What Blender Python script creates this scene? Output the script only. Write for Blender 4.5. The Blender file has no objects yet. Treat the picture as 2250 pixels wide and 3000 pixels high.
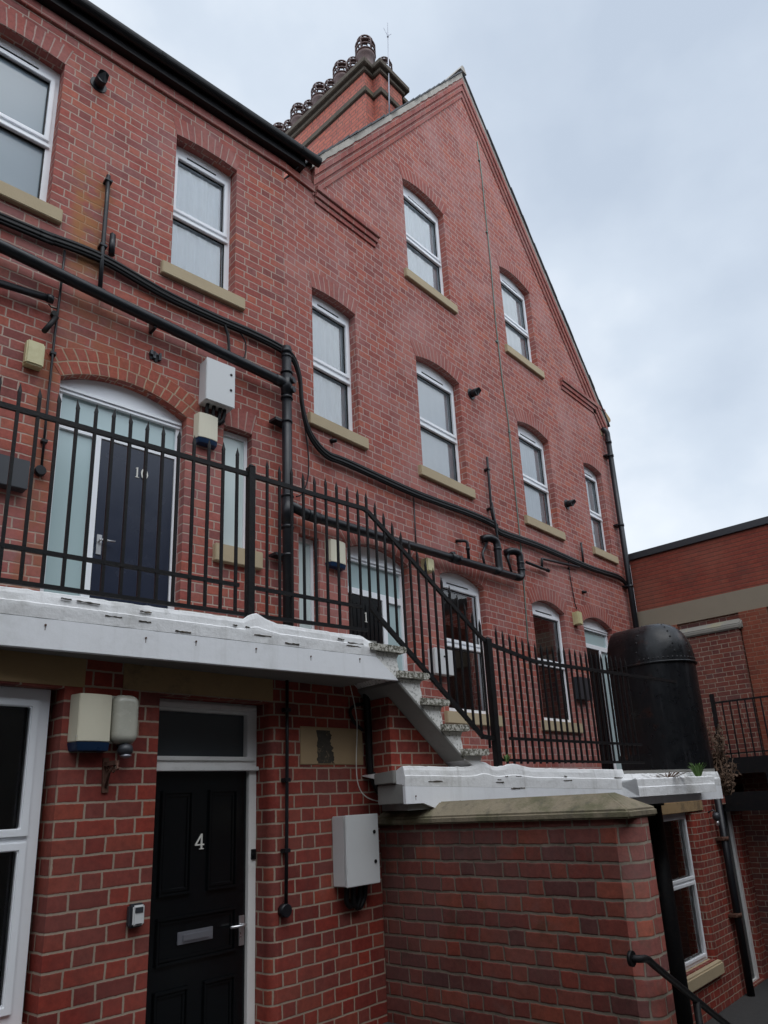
import bpy, bmesh, math, random
from mathutils import Vector as V, Matrix, noise
from mathutils.geometry import delaunay_2d_cdt
random.seed(7)
R=math.radians
SC=bpy.context.scene; COL=SC.collection
# ------------------------------------------------------------------ camera solution
YAW,PIT,ROL=.8579,.2918,.0544
FPX=1.1228*1875; PPX=1125+.0292*1875; PPY=1500+.1163*1875
cy,sy,cp,sp=math.cos(YAW),math.sin(YAW),math.cos(PIT),math.sin(PIT)
FW=V((sy*cp,cy*cp,sp)); r0=V((cy,-sy,0)); d0=FW.cross(r0)
RT=r0*math.cos(ROL)+d0*math.sin(ROL); DN=d0*math.cos(ROL)-r0*math.sin(ROL)
def ray(x,y): return RT*((x-PPX)/FPX)+DN*((y-PPY)/FPX)+FW
Z3=V((0,0,1))
class Frame:
    """a vertical plane: origin o, direction ex along it, out = towards the yard"""
    def __init__(s,o,ang):
        s.o=V(o); s.ex=V((math.cos(ang),math.sin(ang),0)); s.out=V((math.sin(ang),-math.cos(ang),0))
    def P(s,a,z,d=0): 
        p=s.o+s.ex*a+s.out*d; return V((p.x,p.y,z))
    def px(s,x,y,d=0):
        r=ray(x,y); o=s.o+s.out*d; t=s.out.dot(o)/s.out.dot(r); p=r*t
        return ((p-s.o).dot(s.ex),p.z)
G=Frame((0,5.72,0),0)              # gable wall
L=Frame((4.72,5.72,0),-.1024)      # left range, bends away at the soil stack
W=Frame((0,4.3,0),0)               # ground floor wall
D=Frame((2.97,4.0,0),R(-7.18))     # railing line of both walkways
RB=Frame((13.7,5.72,0),R(-90))     # right hand building (a runs towards the camera side)
# ------------------------------------------------------------------ materials
def nt(name):
    m=bpy.data.materials.new(name); m.use_nodes=True; t=m.node_tree
    return m,t,t.nodes['Principled BSDF']
def N(t,typ,**k):
    n=t.nodes.new(typ)
    for a,b in k.items():
        if a.startswith('i_'):
            key=a[2:]; key=int(key) if key.isdigit() else key.replace('_',' ')
            n.inputs[key].default_value=b
        else: setattr(n,a,b)
    return n
def lk(t,a,b): t.links.new(a,b)
def math_(t,op,a,b=None,c=None,clamp=False):
    n=t.nodes.new('ShaderNodeMath'); n.operation=op; n.use_clamp=clamp
    for i,v in enumerate((a,b,c)):
        if v is None: continue
        if isinstance(v,(int,float)): n.inputs[i].default_value=v
        else: t.links.new(v,n.inputs[i])
    return n.outputs[0]
def mixc(t,f,a,b,mode='MIX'):
    n=t.nodes.new('ShaderNodeMix'); n.data_type='RGBA'; n.blend_type=mode
    for s,v in ((0,f),(6,a),(7,b)):
        if isinstance(v,(int,float)): n.inputs[s].default_value=v
        elif isinstance(v,tuple): n.inputs[s].default_value=v if len(v)==4 else v+(1,)
        else: t.links.new(v,n.inputs[s])
    return n.outputs[2]
def ramp(t,f,stops,interp='LINEAR'):
    n=t.nodes.new('ShaderNodeValToRGB'); cr=n.color_ramp; cr.interpolation=interp
    while len(cr.elements)<len(stops): cr.elements.new(.5)
    for e,(p,c) in zip(cr.elements,stops):
        e.position=p; e.color=c if len(c)==4 else tuple(c)+(1,)
    t.links.new(f,n.inputs[0]); return n.outputs[0]
def g1(x): return (x,x,x)
def noise_(t,vec,scale,detail=4,rough=.55,dim='3D'):
    n=N(t,'ShaderNodeTexNoise',i_Scale=scale,i_Detail=detail,i_Roughness=rough)
    if vec is not None: lk(t,vec,n.inputs['Vector'])
    return n.outputs['Fac']
def smooth(t,v,a,b,o0=0,o1=1):
    n=N(t,'ShaderNodeMapRange',interpolation_type='SMOOTHSTEP'); lk(t,v,n.inputs[0])
    for i,x in enumerate((a,b,o0,o1)): n.inputs[1+i].default_value=x
    return n.outputs[0]
def brick(name,cols,mortar,gauge=.097,ls=.238,lh=.125,mw=.011,haze=(.40,.25,.23),haze_amt=.35,dirt=.35,rough=.8,
          shift=True,stain=None,mortar_var=.5,bump=.6,soldier=False,bed_only=False,gloss=.3,moss=0,wob=1.0,perp=1.0):
    m,t,b=nt(name); uv=N(t,'ShaderNodeUVMap').outputs[0]
    geo=N(t,'ShaderNodeNewGeometry').outputs['Position']
    wbn=N(t,'ShaderNodeTexNoise',i_Scale=9.0,i_Detail=3.0); lk(t,geo,wbn.inputs['Vector'])
    sx=N(t,'ShaderNodeSeparateXYZ'); lk(t,uv,sx.inputs[0])
    sw=N(t,'ShaderNodeSeparateXYZ'); lk(t,wbn.outputs['Color'],sw.inputs[0])
    u=math_(t,'ADD',sx.outputs[0],math_(t,'MULTIPLY',math_(t,'SUBTRACT',sw.outputs[0],.5),.014*wob))
    v=math_(t,'ADD',sx.outputs[1],math_(t,'MULTIPLY',math_(t,'SUBTRACT',sw.outputs[1],.5),.012*wob))
    vg=math_(t,'DIVIDE',v,gauge); row=math_(t,'FLOOR',vg); fv=math_(t,'FRACT',vg)
    per=ls+lh
    par=math_(t,'MULTIPLY',math_(t,'FRACT',math_(t,'MULTIPLY',row,.5)),per if shift else 0.0)
    wr=N(t,'ShaderNodeTexWhiteNoise',noise_dimensions='1D'); lk(t,row,wr.inputs['W'])
    u2=math_(t,'ADD',math_(t,'ADD',u,par),math_(t,'MULTIPLY',wr.outputs[0],.03 if shift else 0.0))
    up=math_(t,'DIVIDE',u2,per); cell=math_(t,'FLOOR',up); ft=math_(t,'MULTIPLY',math_(t,'FRACT',up),per)
    ish=math_(t,'GREATER_THAN',ft,ls)
    loc=math_(t,'SUBTRACT',ft,math_(t,'MULTIPLY',ish,ls))
    ln=math_(t,'ADD',math_(t,'MULTIPLY',ish,lh-ls),ls)
    dx=math_(t,'MINIMUM',loc,math_(t,'SUBTRACT',ln,loc))
    dv=math_(t,'MULTIPLY',math_(t,'MINIMUM',fv,math_(t,'SUBTRACT',1.0,fv)),gauge)
    d=dv if bed_only else math_(t,'MINIMUM',math_(t,'MULTIPLY',dx,perp),dv)
    fine=noise_(t,geo,60,3)
    d2=math_(t,'ADD',d,math_(t,'MULTIPLY',math_(t,'SUBTRACT',fine,.5),.006))
    mask=smooth(t,d2,mw*.38,mw*.62)          # 0 mortar, 1 brick
    idv=N(t,'ShaderNodeCombineXYZ'); lk(t,math_(t,'ADD',math_(t,'MULTIPLY',cell,2.0),ish),idv.inputs[0]); lk(t,row,idv.inputs[1])
    wn=N(t,'ShaderNodeTexWhiteNoise',noise_dimensions='2D'); lk(t,idv.outputs[0],wn.inputs['Vector'])
    n=len(cols); bc=ramp(t,wn.outputs[0],[(i/(n-1),c) for i,c in enumerate(cols)])
    f2=noise_(t,geo,28,5,.65)
    bc=mixc(t,1.0,bc,ramp(t,f2,[(.25,g1(.72)),(.75,g1(1.22))]),'MULTIPLY')
    big=noise_(t,geo,.9,6,.6)
    bc=mixc(t,math_(t,'MULTIPLY',smooth(t,big,.42,.68),haze_amt),bc,haze)
    mot=noise_(t,geo,3.2,6,.65)
    bc=mixc(t,math_(t,'MULTIPLY',smooth(t,mot,.55,.75),haze_amt*1.1),bc,haze)
    mc=mixc(t,noise_(t,geo,5,5,.7),tuple(c*(1-mortar_var) for c in mortar),tuple(min(1,c*(1+mortar_var*.6)) for c in mortar))
    col=mixc(t,mask,mc,bc)
    soot=noise_(t,geo,1.7,7,.7)
    col=mixc(t,math_(t,'MULTIPLY',smooth(t,soot,.5,.8),dirt),col,(.05,.035,.03))
    mp=N(t,'ShaderNodeMapping'); mp.inputs['Scale'].default_value=(5,5,.35); lk(t,geo,mp.inputs[0])
    streak=noise_(t,mp.outputs[0],1.0,5,.6)
    col=mixc(t,math_(t,'MULTIPLY',smooth(t,streak,.55,.8),dirt*.8),col,(.06,.045,.04))
    if moss:
        col=mixc(t,math_(t,'MULTIPLY',smooth(t,noise_(t,geo,4,6,.7),.52,.72),moss),col,(.035,.04,.022))
    if stain:                                 # rust-coloured bleeding below a leaking overflow: own shape, own colour
        for (x,w,z0,z1,c,amt) in stain:
            gx=N(t,'ShaderNodeSeparateXYZ'); lk(t,geo,gx.inputs[0])
            ww=math_(t,'ADD',gx.outputs[0],math_(t,'MULTIPLY',math_(t,'SUBTRACT',noise_(t,geo,2.5,4),.5),.25))
            mx=smooth(t,math_(t,'ABSOLUTE',math_(t,'SUBTRACT',ww,x)),w,w*.35)
            mz=math_(t,'MULTIPLY',smooth(t,gx.outputs[2],z0,z0+.3),smooth(t,gx.outputs[2],z1,z1-.25))
            f=math_(t,'MULTIPLY',math_(t,'MULTIPLY',mx,mz),math_(t,'MULTIPLY',smooth(t,noise_(t,geo,6,4),.3,.6),amt))
            col=mixc(t,f,col,c)
    lk(t,col,b.inputs['Base Color']); b.inputs['Roughness'].default_value=rough; b.inputs['Specular IOR Level'].default_value=gloss
    h=math_(t,'ADD',math_(t,'MULTIPLY',smooth(t,d2,mw*.25,mw*.9),.7),math_(t,'MULTIPLY',f2,.35))
    bp=N(t,'ShaderNodeBump',i_Strength=bump,i_Distance=.006); lk(t,h,bp.inputs['Height']); lk(t,bp.outputs[0],b.inputs['Normal'])
    return m
def plain(name,col,rough=.5,metal=0,spec=.5,var=.15,scale=8,dirt=0,dirtcol=(.05,.045,.04),bump=0,bscale=40,col2=None,c2scale=2,c2lo=.5,c2hi=.65,c2amt=1,streak=0,rvar=.1):
    m,t,b=nt(name); geo=N(t,'ShaderNodeNewGeometry').outputs['Position']
    n=noise_(t,geo,scale,5,.6)
    c=mixc(t,n,tuple(x*(1-var) for x in col),tuple(min(1,x*(1+var)) for x in col))
    if col2: c=mixc(t,math_(t,'MULTIPLY',smooth(t,noise_(t,geo,c2scale,7,.7),c2lo,c2hi),c2amt),c,col2)
    if dirt: c=mixc(t,math_(t,'MULTIPLY',smooth(t,noise_(t,geo,scale*.5,8,.75),.48,.72),dirt),c,dirtcol)
    if streak:
        mp=N(t,'ShaderNodeMapping'); mp.inputs['Scale'].default_value=(9,9,.7); lk(t,geo,mp.inputs[0])
        c=mixc(t,math_(t,'MULTIPLY',smooth(t,noise_(t,mp.outputs[0],1.3,6,.65),.5,.75),streak),c,dirtcol)
    lk(t,c,b.inputs['Base Color'])
    lk(t,math_(t,'ADD',math_(t,'MULTIPLY',math_(t,'SUBTRACT',noise_(t,geo,scale*1.7,4),.5),rvar*2),rough,clamp=True),b.inputs['Roughness'])
    b.inputs['Metallic'].default_value=metal; b.inputs['Specular IOR Level'].default_value=spec
    if bump:
        bp=N(t,'ShaderNodeBump',i_Strength=bump,i_Distance=.01); lk(t,noise_(t,geo,bscale,5,.65),bp.inputs['Height']); lk(t,bp.outputs[0],b.inputs['Normal'])
    return m
def glass(name,tint=(1,1,1),ior=1.5,rough=.02,extra=.05):
    m,t,b=nt(name); t.nodes.remove(b); out=[n for n in t.nodes if n.type=='OUTPUT_MATERIAL'][0]
    geo=N(t,'ShaderNodeNewGeometry').outputs['Position']
    bp=N(t,'ShaderNodeBump',i_Strength=.12,i_Distance=.01); lk(t,noise_(t,geo,2.5,2),bp.inputs['Height'])
    fr=N(t,'ShaderNodeFresnel',i_IOR=ior); lk(t,bp.outputs[0],fr.inputs['Normal'])
    gl=N(t,'ShaderNodeBsdfGlossy',i_Roughness=rough); lk(t,bp.outputs[0],gl.inputs['Normal'])
    tr=N(t,'ShaderNodeBsdfTransparent'); tr.inputs[0].default_value=tint+(1,)
    mx=N(t,'ShaderNodeMixShader'); lk(t,math_(t,'ADD',math_(t,'MULTIPLY',fr.outputs[0],1.7),extra,clamp=True),mx.inputs[0])
    lk(t,tr.outputs[0],mx.inputs[1]); lk(t,gl.outputs[0],mx.inputs[2]); lk(t,mx.outputs[0],out.inputs[0])
    return m
M={}
RED=[(.22,.075,.065),(.30,.085,.07),(.36,.105,.08),(.27,.10,.095),(.33,.12,.09),(.40,.13,.085)]
M['gable']=brick('brick_gable',[(.23,.069,.059),(.31,.081,.063),(.36,.098,.071),(.27,.095,.084),(.39,.113,.075),(.25,.080,.072)],(.42,.30,.265),mw=.0125,haze=(.42,.21,.195),haze_amt=.5,dirt=.16,mortar_var=.3,bump=.4)
M['left']=brick('brick_left_range',[(.20,.060,.053),(.31,.073,.056),(.36,.090,.065),(.24,.086,.077),(.39,.110,.070),(.28,.067,.053)],(.42,.315,.26),mw=.0125,haze=(.35,.19,.19),haze_amt=.36,dirt=.18,mortar_var=.35,
   stain=[(2.42,.24,4.9,6.45,(.34,.15,.05),.85),(2.55,.40,3.95,5.0,(.30,.12,.055),.55),(2.22,.14,1.2,4.2,(.28,.11,.05),.6)])
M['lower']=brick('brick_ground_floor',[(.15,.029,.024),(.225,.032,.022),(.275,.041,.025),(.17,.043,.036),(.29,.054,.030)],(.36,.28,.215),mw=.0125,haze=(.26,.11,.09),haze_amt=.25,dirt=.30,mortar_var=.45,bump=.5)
M['wing']=brick('brick_wing_wall',[(.10,.034,.030),(.16,.038,.028),(.22,.048,.030),(.12,.044,.040),(.25,.060,.034),(.085,.036,.034)],(.19,.155,.12),gauge=.109,ls=.25,lh=.13,mw=.017,wob=1.9,perp=1.45,haze=(.17,.085,.078),haze_amt=.5,dirt=.6,mortar_var=.9,bump=1.0,moss=.35)
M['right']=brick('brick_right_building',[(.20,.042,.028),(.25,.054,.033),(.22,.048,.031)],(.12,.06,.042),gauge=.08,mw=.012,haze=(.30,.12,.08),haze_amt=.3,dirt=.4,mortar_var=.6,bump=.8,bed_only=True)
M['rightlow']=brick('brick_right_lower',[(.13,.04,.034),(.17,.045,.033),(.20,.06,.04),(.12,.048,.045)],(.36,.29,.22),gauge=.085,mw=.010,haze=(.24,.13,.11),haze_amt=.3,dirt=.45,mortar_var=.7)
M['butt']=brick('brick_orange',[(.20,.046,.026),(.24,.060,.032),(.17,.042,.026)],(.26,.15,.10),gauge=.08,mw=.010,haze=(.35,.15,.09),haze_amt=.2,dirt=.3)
M['chim']=brick('brick_chimney',[(.36,.10,.07),(.42,.12,.08),(.31,.09,.07)],(.20,.09,.07),gauge=.090,mw=.020,haze=(.40,.20,.16),haze_amt=.3,dirt=.35)
M['arch']=brick('brick_arch',[(.27,.070,.058),(.32,.085,.066),(.28,.084,.072)],(.42,.29,.25),gauge=.26,ls=.078,lh=.078,mw=.012,shift=False,haze_amt=.3,dirt=.2)
M['archdark']=brick('brick_arch_stained',[(.30,.085,.05),(.34,.085,.055),(.27,.078,.058)],(.40,.29,.20),gauge=.13,ls=.085,lh=.085,mw=.012,shift=True,haze_amt=.2,dirt=.25)
M['upvc']=plain('white_upvc',(.85,.87,.90),rough=.35,var=.03,dirt=.12,dirtcol=(.45,.44,.42))
M['timber']=plain('white_painted_timber',(.78,.77,.75),rough=.5,var=.06,dirt=.3,dirtcol=(.38,.36,.32),bump=.15,bscale=25)
M['wash']=plain('whitewashed_render',(.84,.84,.84),rough=.85,var=.05,scale=4,dirt=.6,dirtcol=(.40,.39,.36),col2=(.12,.11,.09),c2scale=7,c2lo=.62,c2hi=.74,c2amt=.35,bump=.5,bscale=22,streak=.45)
M['board']=plain('white_painted_board',(.84,.85,.87),rough=.55,var=.05,scale=3,dirt=.35,dirtcol=(.46,.455,.43),col2=(.16,.13,.11),c2scale=13,c2lo=.70,c2hi=.75,c2amt=.8,bump=.2,bscale=12,streak=.2)
M['stone']=plain('buff_sandstone',(.42,.335,.215),rough=.85,var=.12,scale=5,dirt=.25,dirtcol=(.22,.17,.11),bump=.25,bscale=70)
M['lintel']=plain('weathered_lintel_stone',(.36,.24,.12),rough=.9,var=.2,scale=4,dirt=.8,dirtcol=(.05,.04,.03),bump=.3,bscale=40)
M['tablet']=plain('sandstone_tablet',(.37,.26,.145),rough=.85,var=.10,scale=3,dirt=.2,dirtcol=(.22,.15,.08),bump=.15,bscale=80)
M['tabdark']=plain('black_lichen_patch',(.05,.042,.032),rough=.95,var=.5,scale=30,col2=(.26,.19,.11),c2scale=22,c2lo=.55,c2hi=.7)
M['coping']=plain('mossy_coping_stone',(.225,.185,.125),rough=.9,var=.18,scale=6,col2=(.085,.085,.04),c2scale=3.2,c2lo=.42,c2hi=.62,c2amt=.75,dirt=.4,streak=.5,bump=.5,bscale=30)
M['step']=plain('lichened_stone_step',(.82,.81,.78),rough=.95,var=.15,scale=20,col2=(.09,.085,.065),c2scale=46,c2lo=.53,c2hi=.64,c2amt=.8,dirt=.4,dirtcol=(.2,.19,.15),bump=.8,bscale=45)
M['stepdark']=plain('mossy_step_nosing',(.56,.54,.48),rough=.95,var=.2,scale=20,col2=(.07,.065,.04),c2scale=38,c2lo=.43,c2hi=.56,c2amt=.9,bump=1,bscale=40)
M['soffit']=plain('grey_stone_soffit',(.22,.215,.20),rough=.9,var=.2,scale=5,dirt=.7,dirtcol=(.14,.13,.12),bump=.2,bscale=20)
M['conc']=plain('walkway_concrete',(.36,.35,.33),rough=.9,var=.12,scale=4,dirt=.5,bump=.3,bscale=30)
M['iron']=plain('black_painted_iron',(.008,.008,.009),rough=.5,spec=.22,var=.3,scale=30,dirt=.25,dirtcol=(.05,.03,.02),bump=.25,bscale=60)
M['plastic']=plain('black_plastic_pipe',(.011,.012,.015),rough=.36,spec=.32,var=.15,scale=10,dirt=.15,dirtcol=(.06,.06,.06))
M['cable']=plain('black_cable',(.007,.007,.008),rough=.5,spec=.25,var=.2)
M['tank']=plain('black_tarred_plate',(.006,.0065,.008),rough=.33,spec=.28,var=.3,scale=6,col2=(.05,.018,.010),c2scale=2.6,c2lo=.56,c2hi=.70,c2amt=.8,bump=.35,bscale=7,rvar=.25,streak=.5,dirtcol=(.035,.035,.038))
M['gutter']=plain('black_gutter',(.008,.008,.009),rough=.35,spec=.25,var=.2)
M['slate']=plain('slate_roof',(.06,.062,.068),rough=.7,var=.3,scale=12,bump=.4,bscale=20)
M['verge']=plain('cement_verge_fillet',(.38,.35,.31),rough=.95,var=.2,scale=9,dirt=.5,dirtcol=(.12,.10,.08),bump=.5,bscale=30)
M['cornice']=plain('sooty_chimney_cornice',(.075,.058,.042),rough=.95,var=.5,scale=10,col2=(.14,.11,.05),c2scale=4,c2lo=.55,c2hi=.75,c2amt=.8,bump=.6,bscale=25)
M['pot']=plain('brown_glazed_pot',(.075,.032,.026),rough=.45,var=.3,scale=12,dirt=.3)
M['grey']=plain('light_grey_cabinet',(.60,.61,.61),rough=.4,var=.03,dirt=.12,dirtcol=(.35,.33,.30))
M['cream']=plain('cream_plastic',(.64,.60,.47),rough=.4,var=.04,dirt=.1,dirtcol=(.4,.36,.25))
M['yellowed']=plain('yellowed_lamp_plastic',(.56,.51,.29),rough=.35,var=.08,dirt=.35,dirtcol=(.28,.22,.08))
M['blue']=plain('dark_blue_plastic',(.007,.028,.075),rough=.3,var=.1)
M['steel']=plain('satin_steel',(.62,.62,.63),rough=.3,metal=.85,var=.05)
M['zinc']=plain('dull_metal_plate',(.33,.34,.38),rough=.35,metal=.7,var=.1)
M['rust']=plain('rusty_iron',(.09,.04,.025),rough=.9,var=.4,scale=30,bump=.5)
M['doorblack']=plain('black_gloss_door',(.004,.005,.006),rough=.22,spec=.40,var=.2,scale=4,rvar=.06)
M['doornavy']=plain('dark_navy_door',(.017,.023,.044),rough=.25,spec=.5,var=.1,scale=3)
M['darkbox']=plain('dark_grey_box',(.035,.038,.045),rough=.4,var=.1)
M['curtain']=plain('white_net_curtain',(.84,.91,.95),rough=.9,var=.04)
M['frost']=plain('frosted_glass',(.40,.52,.53),rough=.12,spec=.6,var=.05,scale=1.2,rvar=.04)
M['frost3']=plain('blue_grey_obscured_glass',(.23,.285,.325),rough=.16,spec=.6,var=.05,scale=1.2,rvar=.04)
M['darkpane']=plain('dark_obscured_glass',(.050,.058,.064),rough=.16,spec=.5,var=.15,scale=2,rvar=.05)
M['frost2']=plain('pale_obscured_glass',(.56,.66,.65),rough=.15,spec=.6,var=.06,scale=1.5,rvar=.04)
M['room']=plain('dark_room_lining',(.05,.042,.038),rough=.95,var=.1)
M['glass']=glass('window_glass',extra=.13)
M['glassd']=glass('window_glass_deep',extra=.0)
M['ground']=plain('yard_asphalt',(.04,.04,.04),rough=.9,var=.25,scale=12,dirt=.3,bump=.5,bscale=60)
M['copper']=plain('green_copper_tape',(.16,.22,.19),rough=.7,var=.3,scale=9,dirt=.4)
M['leaf']=plain('weed_leaf',(.075,.15,.03),rough=.6,var=.3)
M['dry']=plain('dry_stem',(.11,.065,.04),rough=.9,var=.35,scale=20)
M['tape']=plain('lead_flashing',(.025,.027,.032),rough=.5,var=.2)
M['band']=plain('pale_stone_band',(.25,.21,.155),rough=.9,var=.1,scale=5,dirt=.3,dirtcol=(.17,.15,.12),bump=.2)
M['capstone']=plain('grey_cap_stone',(.22,.21,.185),rough=.9,var=.15,scale=6,col2=(.30,.27,.14),c2scale=3,c2amt=.5,bump=.3)
M['lens']=plain('cloudy_lamp_lens',(.46,.45,.38),rough=.25,spec=.6,var=.12,scale=14)
M['white']=plain('white_numerals',(.72,.70,.64),rough=.45,var=.05)
M['wire']=plain('white_wire',(.55,.54,.50),rough=.6,var=.1)
# ------------------------------------------------------------------ mesh builder
class MB:
    def __init__(s): s.v=[]; s.f=[]; s.uv={}; s.sm=set()
    def add(s,p): s.v.append(V(p)); return len(s.v)-1
    def face(s,pts,uv=None,smooth=False):
        i=[s.add(p) for p in pts]; s.f.append(i)
        if uv: s.uv[len(s.f)-1]=uv
        if smooth: s.sm.add(len(s.f)-1)
    def hexa(s,p):      # 8 corners: 0-3 one side loop, 4-7 the other
        for q in ((0,1,2,3),(7,6,5,4),(0,4,5,1),(1,5,6,2),(2,6,7,3),(3,7,4,0)): s.face([p[k] for k in q])
    def fquad(s,F,a0,a1,z0,z1,d): s.face([F.P(a0,z0,d),F.P(a1,z0,d),F.P(a1,z1,d),F.P(a0,z1,d)])
    def fbox(s,F,a0,a1,z0,z1,d0,d1):
        s.hexa([F.P(a0,z0,d1),F.P(a1,z0,d1),F.P(a1,z1,d1),F.P(a0,z1,d1),F.P(a0,z0,d0),F.P(a1,z0,d0),F.P(a1,z1,d0),F.P(a0,z1,d0)])
    def box(s,x0,x1,y0,y1,z0,z1):
        s.hexa([V(c) for c in ((x0,y0,z0),(x1,y0,z0),(x1,y0,z1),(x0,y0,z1),(x0,y1,z0),(x1,y1,z0),(x1,y1,z1),(x0,y1,z1))])
    def prism(s,poly,dirv,uvs=None):   # poly: list of 3D points, extruded by dirv
        q=[V(p)+dirv for p in poly]; n=len(poly)
        s.face(list(poly)); s.face(q[::-1])
        for i in range(n): s.face([poly[i],q[i],q[(i+1)%n],poly[(i+1)%n]])
    def tube(s,path,r,n=10,cap=True,rr=None):
        path=[V(p) for p in path]; rings=[]
        up=None
        for i,p in enumerate(path):
            a=path[max(0,i-1)]; b=path[min(len(path)-1,i+1)]; t=(b-a).normalized()
            if up is None:
                up=Z3 if abs(t.z)<.9 else V((1,0,0))
            x=t.cross(up).normalized(); y=x.cross(t).normalized(); up=y
            rad=rr[i] if rr else r
            rings.append([s.add(p+(x*math.cos(6.28318*k/n)+y*math.sin(6.28318*k/n))*rad) for k in range(n)])
        for i in range(len(rings)-1):
            for k in range(n):
                s.f.append([rings[i][k],rings[i][(k+1)%n],rings[i+1][(k+1)%n],rings[i+1][k]]); s.sm.add(len(s.f)-1)
        if cap:
            s.f.append(rings[0][::-1]); s.f.append(rings[-1][:])
    def cyl(s,p,q,r,n=14,r2=None): s.tube([p,q],r,n,rr=[r,r if r2 is None else r2])
    def lathe(s,c,prof,n=20,axis=None,sx=1):   # prof: (radius,height) list about vertical axis
        rings=[[s.add(V(c)+V((r*math.cos(6.28318*k/n),r*math.sin(6.28318*k/n),h))) for k in range(n)] for r,h in prof]
        for i in range(len(rings)-1):
            for k in range(n):
                s.f.append([rings[i][k],rings[i][(k+1)%n],rings[i+1][(k+1)%n],rings[i+1][k]]); s.sm.add(len(s.f)-1)
        s.f.append(rings[0][::-1]); s.f.append(rings[-1][:])
    def build(s,name,mat,parent=None,bevel=0,smooth=False,origin=None):
        pw=WORLD.get(parent.name,V((0,0,0))) if parent else V((0,0,0))
        if origin is None:
            if parent: origin=pw
            else:
                n=len(s.v); origin=V((sum(p.x for p in s.v)/n,sum(p.y for p in s.v)/n,min(p.z for p in s.v)))
        origin=V(origin)
        me=bpy.data.meshes.new(name); me.from_pydata([p-origin for p in s.v],[],s.f)
        uvl=me.uv_layers.new(name='UVMap'); me.update()
        for fi,poly in enumerate(me.polygons):
            cu=s.uv.get(fi); n=poly.normal
            T=Z3.cross(n)
            if T.length<1e-3: T=V((1,0,0)); B=V((0,1,0))
            else: T.normalize(); B=n.cross(T)
            for j,li in enumerate(poly.loop_indices):
                if cu: uvl.data[li].uv=cu[j]
                else:
                    p=s.v[me.loops[li].vertex_index]; uvl.data[li].uv=(p.dot(T),p.dot(B))
            poly.use_smooth=(fi in s.sm) or smooth
        bm=bmesh.new(); bm.from_mesh(me)
        bmesh.ops.remove_doubles(bm,verts=bm.verts,dist=1e-5)
        len(bm.faces)>2 and bmesh.ops.recalc_face_normals(bm,faces=bm.faces)
        if bevel:
            es=[e for e in bm.edges if len(e.link_faces)==2 and e.calc_face_angle(0)>.6]
            bmesh.ops.bevel(bm,geom=es,offset=bevel,segments=2,affect='EDGES',clamp_overlap=True)
        bm.to_mesh(me); bm.free()
        me.materials.append(M[mat] if isinstance(mat,str) else mat)
        o=bpy.data.objects.new(name,me); COL.objects.link(o)
        if parent: o.parent=parent; o.location=origin-pw
        else: o.location=origin
        WORLD[o.name]=origin
        return o
WORLD={}
def thing(name,label,cat,loc,group=None):
    o=bpy.data.objects.new(name,None); COL.objects.link(o); o.location=loc; o.empty_display_size=.1
    o['label']=label; o['category']=cat
    if group: o['group']=group
    WORLD[o.name]=V(loc); return o
def tag(o,label,cat,group=None):
    o['label']=label; o['category']=cat
    if group: o['group']=group
    return o
def struct(o): o['kind']='structure'; return o
def rounded(path,r=.12,n=6):
    path=[V(p) for p in path]; out=[path[0]]
    for i in range(1,len(path)-1):
        a,b,c=path[i-1],path[i],path[i+1]
        u=(a-b); w=(c-b); k=min(r,u.length*.48,w.length*.48); u=u.normalized()*k; w=w.normalized()*k
        for j in range(n+1):
            t=j/n; out.append((b+u)*(1-t)**2+b*2*t*(1-t)+(b+w)*t*t)
    out.append(path[-1]); return out
def spline(pts,n=8):
    pts=[V(p) for p in pts]; P=[pts[0]]+pts+[pts[-1]]; out=[]
    for i in range(1,len(P)-2):
        for j in range(n):
            t=j/n; a,b,c,d=P[i-1],P[i],P[i+1],P[i+2]
            out.append(.5*((2*b)+(c-a)*t+(2*a-5*b+4*c-d)*t*t+(3*b-a-3*c+d)*t**3))
    out.append(pts[-1]); return out
def arc_poly(a0,a1,z0,zs,rise,n=14):
    """opening outline with a segmental head: springing height zs"""
    pts=[(a0,z0),(a1,z0)]
    w=(a1-a0)/2; c=(a0+a1)/2
    if rise<.004: return pts+[(a1,zs),(a0,zs)]
    rad=(w*w+rise*rise)/(2*rise); zc=zs+rise-rad; th=math.asin(w/rad)
    for k in range(n+1):
        t=th-2*th*k/n; pts.append((c+rad*math.sin(t),zc+rad*math.cos(t)))
    return pts
def inside(p,poly):
    x,y=p; c=False; n=len(poly)
    for i in range(n):
        x1,y1=poly[i]; x2,y2=poly[(i+1)%n]
        if (y1>y)!=(y2>y) and x<(x2-x1)*(y-y1)/(y2-y1)+x1: c=not c
    return c
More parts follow.
